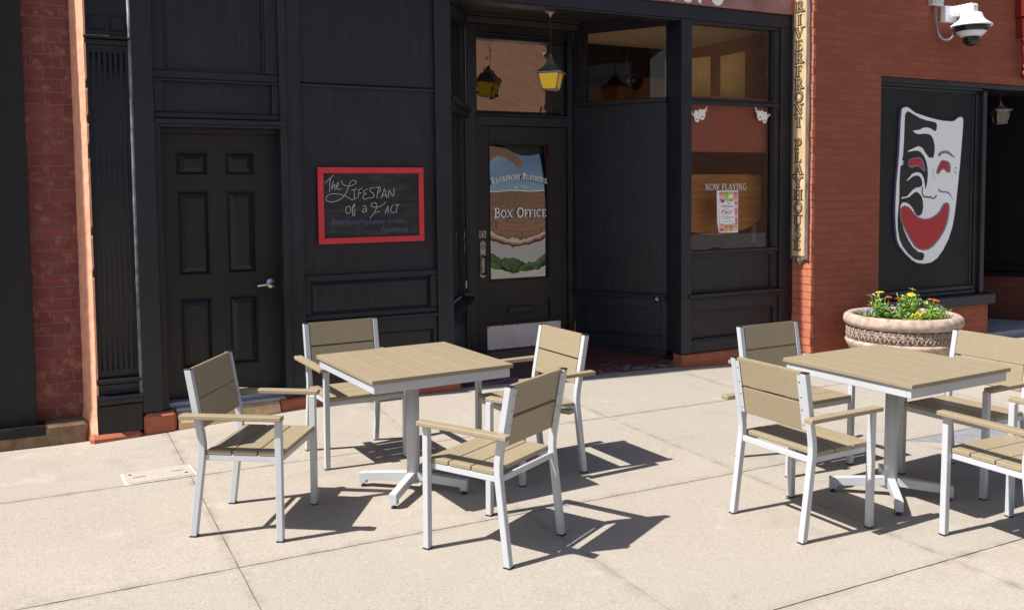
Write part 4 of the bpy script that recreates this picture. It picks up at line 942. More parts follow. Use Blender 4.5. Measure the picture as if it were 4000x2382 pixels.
# ------------------------------------------------------------------ signs and things on the walls
F = lambda pts, c: [(c[0] + a / 1000, c[1] + b / 1000) for a, b in pts]
DATA = {
'outline':[(-398,826),(-391,849),(-368,862),(-324,871),(-284,860),(-232,834),(-181,812),(-85,792),(27,770),(140,754),(254,741),(369,738),(427,740),(469,761),(507,784),(552,791),(578,779),(587,734),(576,585),(562,443),(548,287),(527,119),(512,-11),(496,-128),(476,-264),(442,-413),(378,-554),(295,-668),(201,-755),(107,-796),(4,-806),(-108,-795),(-192,-761),(-304,-683),(-397,-598),(-434,-528),(-455,-414),(-467,-277),(-466,-103),(-457,59),(-438,232),(-423,381),(-413,567),(-406,727)],
'black':[(-347,791),(-322,821),(-295,827),(-231,803),(-121,762),(-9,738),(103,726),(145,714),(155,692),(152,653),(136,627),(106,631),(58,654),(-7,664),(-63,659),(-117,637),(-187,628),(-227,625),(-194,602),(-135,588),(-61,596),(23,594),(70,576),(105,532),(126,463),(125,399),(113,355),(99,333),(80,348),(61,335),(29,348),(-18,391),(-66,441),(-113,459),(-150,459),(-213,436),(-285,414),(-303,400),(-267,401),(-194,413),(-139,414),(-93,397),(-45,360),(-7,303),(17,234),(25,158),(19,94),(6,31),(-14,-2),(-17,44),(-39,120),(-72,164),(-124,183),(-176,180),(-225,164),(-269,127),(-296,105),(-323,94),(-278,97),(-238,124),(-187,145),(-132,148),(-93,130),(-66,92),(-61,50),(-76,31),(-102,24),(-157,17),(-211,-5),(-256,-43),(-301,-75),(-346,-79),(-376,-81),(-387,-98),(-345,-94),(-300,-90),(-255,-78),(-210,-49),(-170,-28),(-137,-29),(-100,-51),(-65,-83),(-46,-133),(-40,-191),(-54,-254),(-84,-282),(-121,-287),(-164,-258),(-206,-200),(-253,-162),(-299,-142),(-344,-136),(-380,-148),(-397,-185),(-399,-253),(-385,-329),(-337,-430),(-271,-533),(-196,-618),(-102,-676),(-46,-683),(-12,-701),(-11,-736),(-34,-768),(-81,-769),(-165,-750),(-267,-685),(-351,-606),(-398,-535),(-428,-428),(-436,-315),(-427,-215),(-415,-116),(-416,58),(-411,183),(-404,245),(-354,272),(-381,282),(-349,297),(-382,309),(-369,357),(-359,481),(-354,630),(-351,729)],
'eye_l':[(-277,314),(-247,323),(-165,328),(-113,336),(-91,315),(-52,252),(-36,215),(-51,211),(-107,248),(-154,267),(-218,252),(-258,248),(-276,270)],
'eye_l_rim':[(-288,301),(-270,326),(-165,340),(-106,345),(-76,328),(-34,259),(-14,208),(-28,193),(-50,196),(-107,233),(-148,248),(-208,233),(-257,230),(-281,251)],
'eye_r':[(183,228),(220,285),(248,305),(305,301),(353,286),(365,235),(356,194),(327,199),(298,219),(269,228),(231,219),(198,188),(173,188)],
'eye_r_rim':[(162,164),(156,183),(183,241),(219,298),(257,318),(343,305),(383,280),(395,235),(385,183),(357,174),(328,183),(288,209),(265,213),(232,196),(204,164)],
'brow':[(179,362),(188,387),(225,411),(292,420),(340,417),(399,389),(438,358),(462,351),(454,344),(409,351),(360,376),(302,391),(245,381),(208,353),(189,353)],
'cheek':[(195,-9),(203,4),(234,-15),(276,-25),(334,-25),(382,-42),(422,-88),(441,-131),(413,-91),(373,-58),(324,-41),(277,-41),(229,-35),(200,-22)],
'mouth':[(-384,-204),(-361,-185),(-325,-180),(-279,-193),(-233,-225),(-186,-270),(-121,-310),(-37,-330),(48,-329),(122,-312),(197,-278),(244,-240),(271,-196),(299,-167),(338,-158),(363,-171),(368,-217),(357,-294),(334,-371),(288,-448),(214,-536),(121,-610),(47,-643),(-28,-649),(-103,-634),(-159,-603),(-226,-528),(-292,-444),(-348,-367),(-380,-291),(-391,-235)],
'mouth_rim':[(-395,-203),(-370,-179),(-325,-170),(-274,-183),(-224,-215),(-175,-260),(-112,-298),(-37,-318),(47,-316),(116,-299),(184,-267),(228,-232),(256,-189),(287,-156),(337,-145),(380,-160),(389,-217),(380,-295),(357,-375),(312,-457),(234,-547),(137,-623),(56,-658),(-28,-663),(-112,-647),(-174,-612),(-242,-536),(-308,-451),(-364,-374),(-397,-296),(-403,-235)],
'nose':[(113,230),(105,183),(127,122)],
'crow1':[(442,222),(471,233),(497,226)],
'crow2':[(443,192),(473,186),(487,168)],
'lip':[(-68,25),(-55,6),(-65,-26),(-53,-64),(-15,-89),(16,-77),(36,-96),(60,-78),(107,-104),(145,-91),(172,-64)],

'the':[[(-378,176),(-347,201),(-310,236)],[(-333,215),(-340,177),(-343,105)],[(-311,194),(-319,165),(-326,123)],[(-326,123),(-316,150),(-304,165),(-298,159),(-301,135),(-299,120)],[(-293,141),(-275,153),(-267,167),(-270,179),(-280,176),(-287,153),(-286,132),(-275,124),(-252,128)]],
'L':[[(-248,195),(-243,173),(-225,157),(-198,149),(-163,155),(-138,167),(-127,182),(-134,194),(-153,196),(-172,188),(-186,164),(-198,128),(-214,92),(-240,59),(-277,39),(-326,27),(-357,33),(-373,47),(-371,67),(-356,82),(-331,92),(-294,93),(-252,85),(-215,71),(-181,53),(-166,43)]],
'lifespan':[[(-167,117),(-123,129)],[(-142,123),(-145,91),(-147,49)],[(-166,43),(-125,55)],[(-114,121),(-79,132)],[(-105,121),(-111,91),(-117,55)],[(-113,91),(-88,97)],[(-35,126),(-67,116),(-74,97),(-39,90),(-72,82),(-79,57),(-65,45),(-37,54)],[(13,136),(-13,133),(-23,118),(-7,102),(15,87),(18,68),(-2,56),(-33,55)],[(58,138),(47,102),(38,53)],[(29,135),(54,143),(73,132),(68,108),(47,93)],[(74,51),(89,89),(104,138),(111,95),(122,51)],[(82,77),(121,80)],[(135,58),(137,89),(140,122),(160,88),(180,60),(182,100),(183,134)]],
'of':[[(-195,-5),(-213,-16),(-219,-40),(-210,-62),(-190,-64),(-177,-44),(-178,-17),(-191,-3)],[(-170,-41),(-153,-17),(-140,7),(-149,13),(-161,-11),(-165,-53),(-162,-78),(-151,-85),(-146,-66),(-154,-45),(-135,-33)],[(-79,-12),(-66,-2),(-50,-10),(-49,-31),(-48,-51)],[(-51,-28),(-73,-28),(-87,-46),(-77,-60),(-61,-52),(-51,-40)]],
'F':[[(-3,-14),(-12,2),(-2,17),(20,19),(37,7),(37,-14),(25,-45),(5,-75),(-24,-104)],[(-3,-14),(35,-20),(74,-9),(100,9),(110,24)],[(15,-63),(62,-49)]],
'act':[[(104,-71),(119,-34),(129,-5),(130,-34),(132,-68)],[(109,-46),(133,-42)],[(184,-4),(168,-5),(155,-23),(151,-47),(160,-65),(186,-60)],[(191,-3),(229,2)],[(212,0),(205,-30),(197,-67)]],
'laugh':[(-32,52),(-20,47),(-1,40),(17,37),(24,30),(26,8),(34,-18),(29,-33),(18,-50),(8,-60),(1,-56),(-7,-59),(-18,-53),(-26,-38),(-33,-20),(-39,2),(-36,24),(-30,36)],
'cry':[(29,71),(37,64),(55,60),(74,62),(88,69),(93,67),(97,47),(98,25),(94,-2),(84,-20),(74,-36),(62,-34),(53,-36),(41,-25),(32,-7),(27,15),(22,37),(21,59)],
'ribbon':[(116,95),(116,83),(107,79),(102,71),(114,62),(115,55),(104,47),(97,47)],
'ribbon2':[(-52,38),(-71,27),(-71,20),(-55,20),(-55,7),(-46,9),(-36,24)],
'ribbon3':[(-13,58),(-16,51),(-4,44),(10,48),(20,41)],
'grin':[(-20,-20),(-6,-27),(8,-30),(20,-22),(17,-35),(8,-41),(-4,-38),(-14,-30)],
'sob':[(43,-18),(45,-7),(53,5),(60,7),(69,2),(78,-6),(78,-13),(69,-8),(60,-6),(50,-10)],
'e1':[(-26,9),(-18,14),(-10,12),(-18,9)],
'e2':[(8,15),(15,18),(22,16),(15,13)],
'e3':[(34,34),(41,39),(48,37),(41,34)],
'e4':[(74,35),(81,40),(88,36),(81,35)],
}
# chalkboard
cb = thing("chalkboard", "chalkboard in a bright red frame on the black wall, chalked with a play title", "chalkboard", (-1.283, -0.005, 1.33))
m = MB()
CX0, CX1, CZ0, CZ1 = -1.719, -0.847, 1.327, 1.921
m.box(CX0 + 0.03, CX1 - 0.03, -0.010, 0.018, CZ0 + 0.03, CZ1 - 0.03); m.build("slate", 'slate', cb)
m = MB()
m.box(CX0, CX1, -0.022, -0.0005, CZ1 - 0.046, CZ1, 0.003); m.box(CX0, CX1, -0.022, -0.0005, CZ0, CZ0 + 0.046, 0.003)
m.box(CX0 + 0.0005, CX0 + 0.046, -0.0212, -0.0005, CZ0 + 0.0465, CZ1 - 0.0465, 0.003); m.box(CX1 - 0.042, CX1 - 0.0005, -0.0212, -0.0005, CZ0 + 0.0465, CZ1 - 0.0465, 0.003)
m.build("frame", 'red_frame', cb)
cmap = wall_map(-0.0102)
def smooth_line(p, k=2):
    for _ in range(k):
        q = [p[0]]
        for a, b in zip(p, p[1:]): q += [(a[0] * .75 + b[0] * .25, a[1] * .75 + b[1] * .25), (a[0] * .25 + b[0] * .75, a[1] * .25 + b[1] * .75)]
        p = q + [p[-1]]
    return p
m = MB(); i = 0
for key in ('the', 'L', 'lifespan', 'of', 'F', 'act'):
    for st in DATA[key]:
        m.ribbon(smooth_line(F(st, (-1.283, 1.624))) if len(st) > 3 else F(st, (-1.283, 1.624)), 0.0034, cmap, 0.0006, i * 0.00004); i += 1
m.build("title_writing", 'chalk', cb)
m = MB(); m.text("RiverfrontPlayhouse", -1.615, -1.185, 1.476, 0.040, cmap, 0.0005, 0.30, -0.012); m.text(".com", -1.175, -1.015, 1.478, 0.034, cmap, 0.0005, 0.2, -0.012)
m.text("Facebook", -1.215, -0.985, 1.408, 0.044, cmap, 0.0005, 0.30, -0.012); m.build("address_writing", 'chalk_blue', cb)
m = MB(); m.text("Or check us out on", -1.625, -1.245, 1.405, 0.032, cmap, 0.0005, 0.15, -0.012); m.build("rubbed_writing", 'chalk_grey', cb)

# fascia with the founding year
fs = thing("fascia_sign", "maroon fascia board with white painted year numerals over the theatre entrance", "sign", (1.2, -0.05, 3.47))
m = MB(); BX(m, -0.55, 3.09, 3.447, 3.95, -0.055, 0.0, 0.003); m.build("board", 'maroon', fs)
m = MB(); m.text("1878", 1.60, 2.23, 3.463, 0.36, wall_map(-0.0552), 0.0012, 0.0, 0.008); m.build("numerals", 'white_paint', fs)
m = MB(); BX(m, 3.0905, 3.155, 3.45, 4.0, -0.06, 0.0, 0.004); m.build("end_board", 'red_masonry', fs)

# tall carved sign on the sunny brick return
SX = 3.128
sg = thing("wall_sign", "tall blond wooden board with carved lettering stacked down it, on the brick corner", "sign", (SX, -0.13, 1.0))
m = MB(); m.poly_prism([(-0.018, 1.01), (-0.018, 4.2), (-0.262, 4.2), (-0.262, 1.01), (-0.225, 1.02), (-0.185, 1.0), (-0.17, 0.965), (-0.14, 0.945), (-0.11, 0.965), (-0.095, 1.0), (-0.055, 1.02)], SX, SX + 0.034, 'yz'); m.build("backing_board", 'sign_dark', sg)
m = MB(); m.box(SX - 0.006, SX + 0.01, -0.222, -0.052, 1.045, 4.15, 0.004); m.poly_prism([(-0.14, 0.985), (-0.155, 1.008), (-0.14, 1.034), (-0.125, 1.008)], SX - 0.005, SX + 0.01, 'yz'); m.build("face_board", 'sign_wood', sg)
m1, m2 = MB(), MB()
def side_map(yc, z0): return lambda u, v, h: Vector((SX - 0.0062 - h, yc - u, z0 + v))
zs = [3.363 + 0.128 * 0, 0]
letters = "RIVERFRONT PLAYHOUSE"
z = 3.462
for ch in letters:
    if ch != ' ':
        w = min(0.112, GL[ch][0] * 0.135); sx = w / GL[ch][0]; yc = -0.137 + w / 2
        glyph(m2, ch, side_map(yc + 0.003, z - 0.003), sx, 0.102, 2.5, 0.002, 0.46)
        glyph(m1, ch, side_map(yc, z), sx, 0.100, 0.85, 0.007, 0.34)
        z -= 0.1255
    else: z -= 0.0965
m2.build("letter_outlines", 'sign_outline', sg); m1.build("letters", 'sign_letter', sg)

# comedy mask
mk = thing("theatre_mask", "large flat laughing theatre mask, half white half black with a red mouth", "sign", (4.9, -0.2, 0.9))
c = (4.9, 1.70); MY = FY + 0.09
def sheet_poly(name, keys, y0, y1, mat, par):
    q = MB()
    for k in keys: q.poly_prism(F(DATA[k], c), y0, y1)
    return q.build(name, mat, par)
face = sheet_poly("face", ['outline'], MY - 0.026, MY - 0.0005, 'white_paint', mk)
edge = MB(); O = F(DATA['outline'], c); cx, cz = c
edge.poly_prism([(cx + (x - cx) * 1.012 - 0.004, cz + (zz - cz) * 1.008) for x, zz in O], MY - 0.021, MY - 0.0004); edge.build("edge", 'mask_edge', mk)
sheet_poly("black_half", ['black'], MY - 0.0272, MY - 0.025, 'mask_black', mk)
sheet_poly("eye_rim", ['eye_l_rim', 'eye_r_rim'], MY - 0.0280, MY - 0.0265, 'mask_grey', mk)
for k in ('eye_l', 'eye_r'): sheet_poly("eye", [k], MY - 0.0288, MY - 0.0275, 'mask_red', mk)
sheet_poly("mouth_rim", ['mouth_rim'], MY - 0.0280, MY - 0.0265, 'mask_grey', mk)
sheet_poly("mouth", ['mouth'], MY - 0.0288, MY - 0.0275, 'mask_red', mk)
sheet_poly("eyebrow", ['brow'], MY - 0.0272, MY - 0.0255, 'mask_grey', mk)
q = MB(); q.poly_prism(F(DATA['cheek'], c), MY - 0.0272, MY - 0.0255)
for k, w in (('crow1', 0.009), ('crow2', 0.009), ('nose', 0.006)): q.ribbon(F(DATA[k], c), w, wall_map(MY - 0.0255), 0.0016)
q.build("wrinkles", 'mask_grey', mk)
q = MB(); q.ribbon(smooth_line(F(DATA['lip'], c), 1), 0.015, wall_map(MY - 0.0255), 0.0019); q.build("lip_line", 'mask_black', mk)

# things in the show window
def decal(name, label, cx, cz, flip):
    t = thing(name, label, "window decal", (cx, 0.029, cz), "white mask decals on the show window")
    s = -1 if flip else 1
    G = lambda k: [(cx + s * (a - 22) / 1000, cz + (b - 18) / 1000) for a, b in DATA[k]]
    for k in ('laugh', 'cry'):
        q = MB(); q.poly_prism(G(k), 0.0280 if k == 'cry' else 0.0284, 0.0325); q.build("mask", 'white_vinyl', t)
    q = MB()
    for k in ('ribbon', 'ribbon2', 'ribbon3'): q.ribbon(smooth_line(G(k), 1), 0.0085, wall_map(0.0325), 0.0035)
    q.build("ribbon", 'white_vinyl', t)
    q = MB()
    for k in ('grin', 'sob', 'e1', 'e2', 'e3', 'e4'): q.poly_prism(G(k), 0.0268, 0.0285)
    q.build("mouth", 'valance', t)
decal("mask_decal", "two small white masks on the show window glass, at its upper left corner", 2.002, 2.438, False)
decal("mask_decal", "two small white masks on the show window glass, at its upper right corner", 2.803, 2.450, True)
po = thing("poster", "colourful patchwork play poster with white note sheets taped inside the show window", "poster", (2.355, 0.04, 1.3))
PX0, PX1, PZ0, PZ1 = 2.220, 2.487, 1.295, 1.708
m = MB(); m.poly_prism([(PX0, PZ1), (PX0 + 0.006, 1.40), (PX0 + 0.03, PZ0 + 0.004), (PX1, PZ0), (PX1, PZ1 - 0.002)], 0.026, 0.0272); m.build("paper", 'poster_white', po)
rr = random.Random(11)
pat = ["GGgP", "pgWG", "PgGp", "gGPP", "pPWp", "PWWP", "gWWG", "GWWp", "gWWP", "GpgP", "pGPg", "PgGp"]
nm = {'G': 'poster_gold', 'g': 'poster_green', 'P': 'poster_pink', 'p': 'poster_rose'}
for r_, row in enumerate(pat):
    for c_, k in enumerate(row):
        if k in nm:
            x0 = PX0 + 0.034 + c_ * 0.0575; z1 = PZ1 - 0.012 - r_ * 0.0325
            MB().box(x0, x0 + 0.0535, 0.0252, 0.0258, z1 - 0.030 + rr.uniform(-0.002, 0.002), z1).build("patch", nm[k], po)
m = MB(); m.poly_prism([(PX0 + 0.035, 1.605), (PX0 + 0.22, 1.600), (PX0 + 0.225, 1.46), (PX0 + 0.232, 1.385), (PX0 + 0.15, 1.380), (PX0 + 0.04, 1.385)], 0.0242, 0.0249); m.build("note_sheet", 'poster_white', po)
pm = wall_map(0.0240)
m = MB(); m.text("The", PX0 + 0.125, PX0 + 0.168, 1.574, 0.020, pm, 0.0003, 0.25); m.text("Lifespan", PX0 + 0.05, PX0 + 0.205, 1.547, 0.024, pm, 0.0003, 0.25); m.text("of a", PX0 + 0.10, PX0 + 0.142, 1.526, 0.013, pm, 0.0003, 0.25)
m.box(PX0 + 0.055, PX0 + 0.088, 0.0236, 0.0241, 1.59, 1.61)
m.text("----- -------- & ----- -------", PX0 + 0.048, PX0 + 0.21, 1.442, 0.02, pm, 0.0003, 0.0, 0.02); m.text("------ -----", PX0 + 0.09, PX0 + 0.16, 1.426, 0.02, pm, 0.0003, 0.0, 0.02); m.text("---- - ---- -- ---- ----", PX0 + 0.08, PX0 + 0.20, 1.400, 0.02, pm, 0.0003, 0.0, 0.02)
m.text("March 11 - April 12", PX0 + 0.02, PX0 + 0.145, 1.680, 0.012, wall_map(0.0250), 0.0003)
m.text("------ -------- -------", PX0 + 0.02, PX0 + 0.15, 1.662, 0.016, wall_map(0.0250), 0.0003); m.text("----- ----", PX0 + 0.02, PX0 + 0.08, 1.645, 0.016, wall_map(0.0250), 0.0003); m.text("- - ----- -- ---", PX0 + 0.03, PX0 + 0.12, 1.362, 0.016, wall_map(0.0250), 0.0003); m.text("------ -- -----", PX0 + 0.03, PX0 + 0.12, 1.335, 0.016, wall_map(0.0250), 0.0003)
m.build("print", 'ink', po)
m = MB(); m.text("Fact", PX0 + 0.055, PX0 + 0.195, 1.487, 0.034, pm, 0.0003, 0.25, 0.01); m.ribbon([(PX0 + 0.06, 1.475), (PX0 + 0.12, 1.478), (PX0 + 0.165, 1.476)], 0.003, pm, 0.0004); m.build("title", 'ink_red', po)
m = MB(); m.box(1.8, 2.97, 0.10, 0.125, 2.085, 2.62, 0.004)
tag(m.build("valance_board", 'valance', origin=(2.4, 0.11, 2.085)), "terracotta red board across the top of the lower show window, behind the mask decals", "valance board")
m = MB(); out = [(1.82, 1.870), (3.03, 1.870), (3.03, 1.50)] + [(2.425 + 0.605 * math.cos(R(a)), 1.50 + 0.235 * math.sin(R(a))) for a in range(-8, -180, -8)] + [(1.82, 1.50)]
m.poly_prism(out, 0.25, 0.275); bmesh.ops.bevel(m.bm, geom=[e for e in m.bm.edges if abs(e.verts[0].co.y - 0.25) < 1e-4 and abs(e.verts[1].co.y - 0.25) < 1e-4], offset=0.01, segments=2, affect='EDGES')
tag(m.build("table_leaf", 'oak', origin=(2.4, 0.26, 1.27)), "varnished oak drop leaf with a rounded lower edge standing inside the show window", "table leaf")
m = MB(); prof = [(0.0, 1.10), (0.022, 1.10), (0.018, 1.20), (0.028, 1.255), (0.014, 1.275), (0.024, 1.30), (0.012, 1.335), (0.026, 1.36), (0.026, 1.42), (0.03, 1.425), (0.03, 1.50), (0.022, 1.51), (0.03, 1.55), (0.034, 1.60), (0.024, 1.67), (0.03, 1.69), (0.022, 1.70), (0.033, 1.715), (0.033, 1.86), (0.026, 1.88), (0.033, 1.93), (0.033, 2.60)]
m.lathe(prof, (3.06, 0.20, 0), 18)
tag(m.build("turned_post", 'oak_post', origin=(3.06, 0.20, 1.10)), "slim turned oak post at the right edge inside the show window", "post")
m = MB(); m.box(2.93, 2.985, 0.30, 0.33, 1.165, 1.36, 0.004)
ps = tag(m.build("power_strip", 'box_metal', origin=(2.96, 0.31, 1.165)), "pale upright power strip low in the show window beside the turned post", "power strip")
m = MB(); m.lathe([(0.0, 0.0), (0.05, 0.005), (0.075, 0.10), (0.085, 0.17), (0.08, 0.171), (0.0, 0.15)], (0, 0, 0), 18, mat=Matrix.Translation((1.95, 1.18, 2.92)) @ Matrix.Rotation(R(120), 4, 'X') @ Matrix.Rotation(R(20), 4, 'Y')); m.box(1.93, 1.97, 1.16, 1.20, 2.95, 3.22)
tag(m.build("spotlight", 'cam_dark', origin=(1.95, 1.18, 2.9)), "small dark stage spotlight hanging from the beam inside the upper side window", "spotlight")

# ------------------------------------------------------------------ lanterns
def chain(mb, x, y, z0, z1, n, r=0.0045):
    st = (z1 - z0) / n
    for k in range(n):
        zc = z0 + (k + 0.5) * st; a = k % 2
        ring = [(x + (0.011 * math.cos(t) if a else 0), y + (0 if a else 0.011 * math.cos(t)), zc + st * 0.62 * math.sin(t)) for t in [2 * math.pi * i / 10 for i in range(11)]]
        mb.tube(ring, r * 0.6, 5, False)
def lantern(root, x, y, zb, h, rb, rt, rot, body, amber, cap_h, eave, frame_w=0.012):
    """four sided lantern: panes lean out from rb at the bottom to rt under the cap"""
    zt = zb + h
    def corner(r, k, z): a = rot + k * math.pi / 2 + math.pi / 4; return Vector((x + r * 1.414 * math.cos(a), y + r * 1.414 * math.sin(a), z))
    fr = MB()
    for k in range(4): fr.tube([corner(rb, k, zb), corner(rt, k, zt)], frame_w * 0.6, 6)
    for k in range(4):
        fr.tube([corner(rb, k, zb), corner(rb, k + 1, zb)], frame_w * 0.55, 6); fr.tube([corner(rt, k, zt), corner(rt, k + 1, zt)], frame_w * 0.5, 6)
    fr.build("frame", body, root)
    for k in range(4):
        p = MB(); q = [corner(rb * 0.97, k, zb), corner(rb * 0.97, k + 1, zb), corner(rt * 0.97, k + 1, zt), corner(rt * 0.97, k, zt)]; p.quad(q); p.build("pane", amber, root)
    cp = MB()
    prof = [(eave, -0.012), (eave * 1.0, 0.0), (eave * 0.72, cap_h * 0.16), (eave * 0.42, cap_h * 0.42), (eave * 0.2, cap_h * 0.75), (0.014, cap_h)]
    cp.lathe([(r * 1.414, zz) for r, zz in prof], (x, y, zt + 0.012), 4, rot=rot + math.pi / 4, smooth=False)
    cp.lathe([(0.008, 0), (0.012, 0.02), (0.004, 0.035)], (x, y, zt + cap_h + 0.01), 8)
    cp.build("cap", body, root)
ln = thing("hanging_lantern", "galvanised four sided lantern with bright amber glass hanging on a chain before the entrance", "lantern", (0.70, 0.60, 3.40))
lantern(ln, 0.70, 0.60, 2.672, 0.15, 0.066, 0.102, R(-42), 'lantern', 'amber', 0.145, 0.122)
m = MB(); chain(m, 0.70, 0.60, 3.0, 3.35, 15); m.build("chain", 'rust', ln)
m = MB(); m.lathe([(0.0, 0.0), (0.008, 0.0), (0.012, 0.02), (0.03, 0.04), (0.052, 0.05), (0.055, 0.062), (0.0, 0.064)], (0.70, 0.60, 3.345), 18); m.build("ceiling_cup", 'cast', ln)
pl = thing("porch_lantern", "small dull lantern hanging in the dark porch at the right edge", "lantern", (6.65, 0.15, 2.87))
lantern(pl, 6.65, 0.15, 2.475, 0.15, 0.05, 0.078, R(-30), 'lantern', 'glass_lamp', 0.07, 0.095)
m = MB(); chain(m, 6.65, 0.15, 2.715, 2.83, 5); m.lathe([(0.006, 0), (0.05, 0.03), (0.05, 0.04), (0, 0.04)], (6.65, 0.15, 2.83), 14); m.build("chain", 'rust', pl)

# ------------------------------------------------------------------ security camera
sc = thing("security_camera", "white dome security camera with a wide sunshade on a ribbed wall arm", "security camera", (5.07, FY, 3.5))
m = MB(); m.box(4.985, 5.165, FY - 0.075, FY, 3.475, 3.645, 0.012, 2); m.build("wall_box", 'cam_white', sc)
m = MB()
ax, az = 5.095, 3.575
for k in range(6): m.box(ax - 0.055, ax + 0.055, FY - 0.075 - 0.044 * (k + 1) + 0.006, FY - 0.075 - 0.044 * k, az - 0.035, az + 0.055, 0.010, 2)
m.box(ax - 0.045, ax + 0.045, FY - 0.345, FY - 0.07, az - 0.055, az + 0.04, 0.008); m.build("arm", 'cam_white', sc)
cy_, cz_ = FY - 0.30, 3.485
m = MB(); m.lathe([(0.05, 0.055), (0.095, 0.045), (0.115, 0.0), (0.125, -0.02), (0.165, -0.055), (0.200, -0.076), (0.206, -0.088), (0.20, -0.096), (0.187, -0.094), (0.10, -0.065), (0.0, -0.065)], (ax, cy_, cz_), 40); m.build("sunshade", 'cam_white', sc)
m = MB(); m.lathe([(0.17, -0.094), (0.175, -0.100), (0.125, -0.160), (0.10, -0.17), (0.0, -0.17)], (ax, cy_, cz_), 36); m.build("housing", 'dome', sc)
m = MB(); m.lathe([(0.142, -0.144), (0.150, -0.149), (0.10, -0.196), (0.08, -0.20), (0.0, -0.20)], (ax, cy_, cz_), 36); m.build("collar", 'cam_white', sc)
m = MB(); m.lathe([(0.083, -0.19), (0.084, -0.225)] + [(0.084 * math.cos(R(a)), -0.225 - 0.07 * math.sin(R(a))) for a in range(10, 91, 10)], (ax, cy_, cz_), 28); m.build("dome", 'dome', sc)
jb = thing("junction_box", "grey metal junction box on the brick wall above the camera cable", "junction box", (4.9, FY, 3.63))
m = MB(); m.box(4.80, 4.975, FY - 0.06, FY, 3.635, 3.86, 0.004); m.box(4.81, 4.965, FY - 0.066, FY - 0.0605, 3.645, 3.85, 0.002); m.build("box", 'box_metal', jb)
m = MB()
for x in (4.825, 4.95): m.lathe([(0, 0.004), (0.006, 0.003), (0.006, 0)], (x, FY - 0.066, 3.665), 8, 'y')
m.build("screws", 'plastic', jb)
m = MB(); m.tube([(4.87, FY - 0.03, 3.64), (4.87, FY - 0.03, 3.59)], 0.018, 10)
cp = [(4.87, FY - 0.03, 3.60), (4.87, FY - 0.035, 3.50), (4.875, FY - 0.05, 3.40), (4.89, FY - 0.07, 3.32), (4.92, FY - 0.09, 3.272), (4.96, FY - 0.12, 3.262), (5.0, FY - 0.14, 3.285), (5.02, FY - 0.15, 3.33), (5.02, FY - 0.15, 3.48)]
def smooth3(p, k=2):
    for _ in range(k):
        q = [p[0]]
        for a, b in zip(p, p[1:]):
            a, b = Vector(a), Vector(b); q += [a * .75 + b * .25, a * .25 + b * .75]
        p = q + [p[-1]]
    return p
m.tube(smooth3(cp), 0.0145, 10); tag(m.build("conduit", 'conduit', origin=(4.87, FY - 0.03, 3.6)), "grey flexible conduit looping from the junction box to the camera", "conduit")

# ------------------------------------------------------------------ utility lid in the sidewalk
uc = thing("utility_cover", "pale rectangular utility lid set in the sidewalk at the left, with two pull slots", "utility cover", (-3.04, -1.105, gz(-3.04, -1.1)), world=False)
uc.rotation_euler = (0, 0, R(2))
m = MB(); pts = []
for sx, sy, a0 in ((1, 1, 0), (-1, 1, 90), (-1, -1, 180), (1, -1, 270)): pts += [(sx * 0.175 + 0.022 * math.cos(R(a0 + t)), sy * 0.098 + 0.022 * math.sin(R(a0 + t))) for t in (0, 30, 60, 90)]
m.poly_prism([(x * 1.025, y * 1.04) for x, y in pts], -0.02, 0.0025, 'xy'); m.build("rim", 'lid_rim', uc)
m = MB(); m.poly_prism([(x * 0.97, y * 0.95) for x, y in pts], -0.01, 0.0065, 'xy'); m.build("lid", 'cover', uc)
m = MB(); m.box(-0.145, -0.075, -0.012, -0.004, 0.004, 0.0072); m.box(0.075, 0.145, 0.004, 0.012, 0.004, 0.0072)
for x, y in ((-0.155, 0.06), (0.15, -0.062)): m.lathe([(0.011, 0.004), (0.011, 0.0073), (0, 0.0074)], (x, y, 0), 12)
m.build("slots", 'plastic', uc)

# ------------------------------------------------------------------ planter with flowers
PC = (3.70, -0.93); pz = gz(*PC)
pt = thing("planter", "round cast stone planter with a gothic relief band, before the brick corner", "planter", (PC[0], PC[1], pz))
ps_ = [(0.0, 0.02), (0.38, 0.0), (0.40, 0.03), (0.45, 0.12), (0.508, 0.215), (0.522, 0.25), (0.518, 0.262), (0.508, 0.268), (0.50, 0.275), (0.502, 0.40)]
m = MB(); m.lathe(ps_, (PC[0], PC[1], pz), 72); m.build("bowl", 'planter', pt)
m = MB(); m.lathe([(0.497, 0.395), (0.515, 0.402), (0.535, 0.425), (0.54, 0.455), (0.53, 0.49), (0.505, 0.508), (0.475, 0.512), (0.45, 0.50), (0.44, 0.47), (0.435, 0.42)], (PC[0], PC[1], pz), 72); m.build("rim", 'planter', pt)
m = MB(); m.lathe([(0.437, 0.452), (0.3, 0.462), (0.0, 0.468)], (PC[0], PC[1], pz), 40); m.build("soil", 'soil', pt)
m = MB(); NB = 40
def on_bowl(a, r, z): return Vector((PC[0] + r * math.cos(a), PC[1] + r * math.sin(a), pz + z))
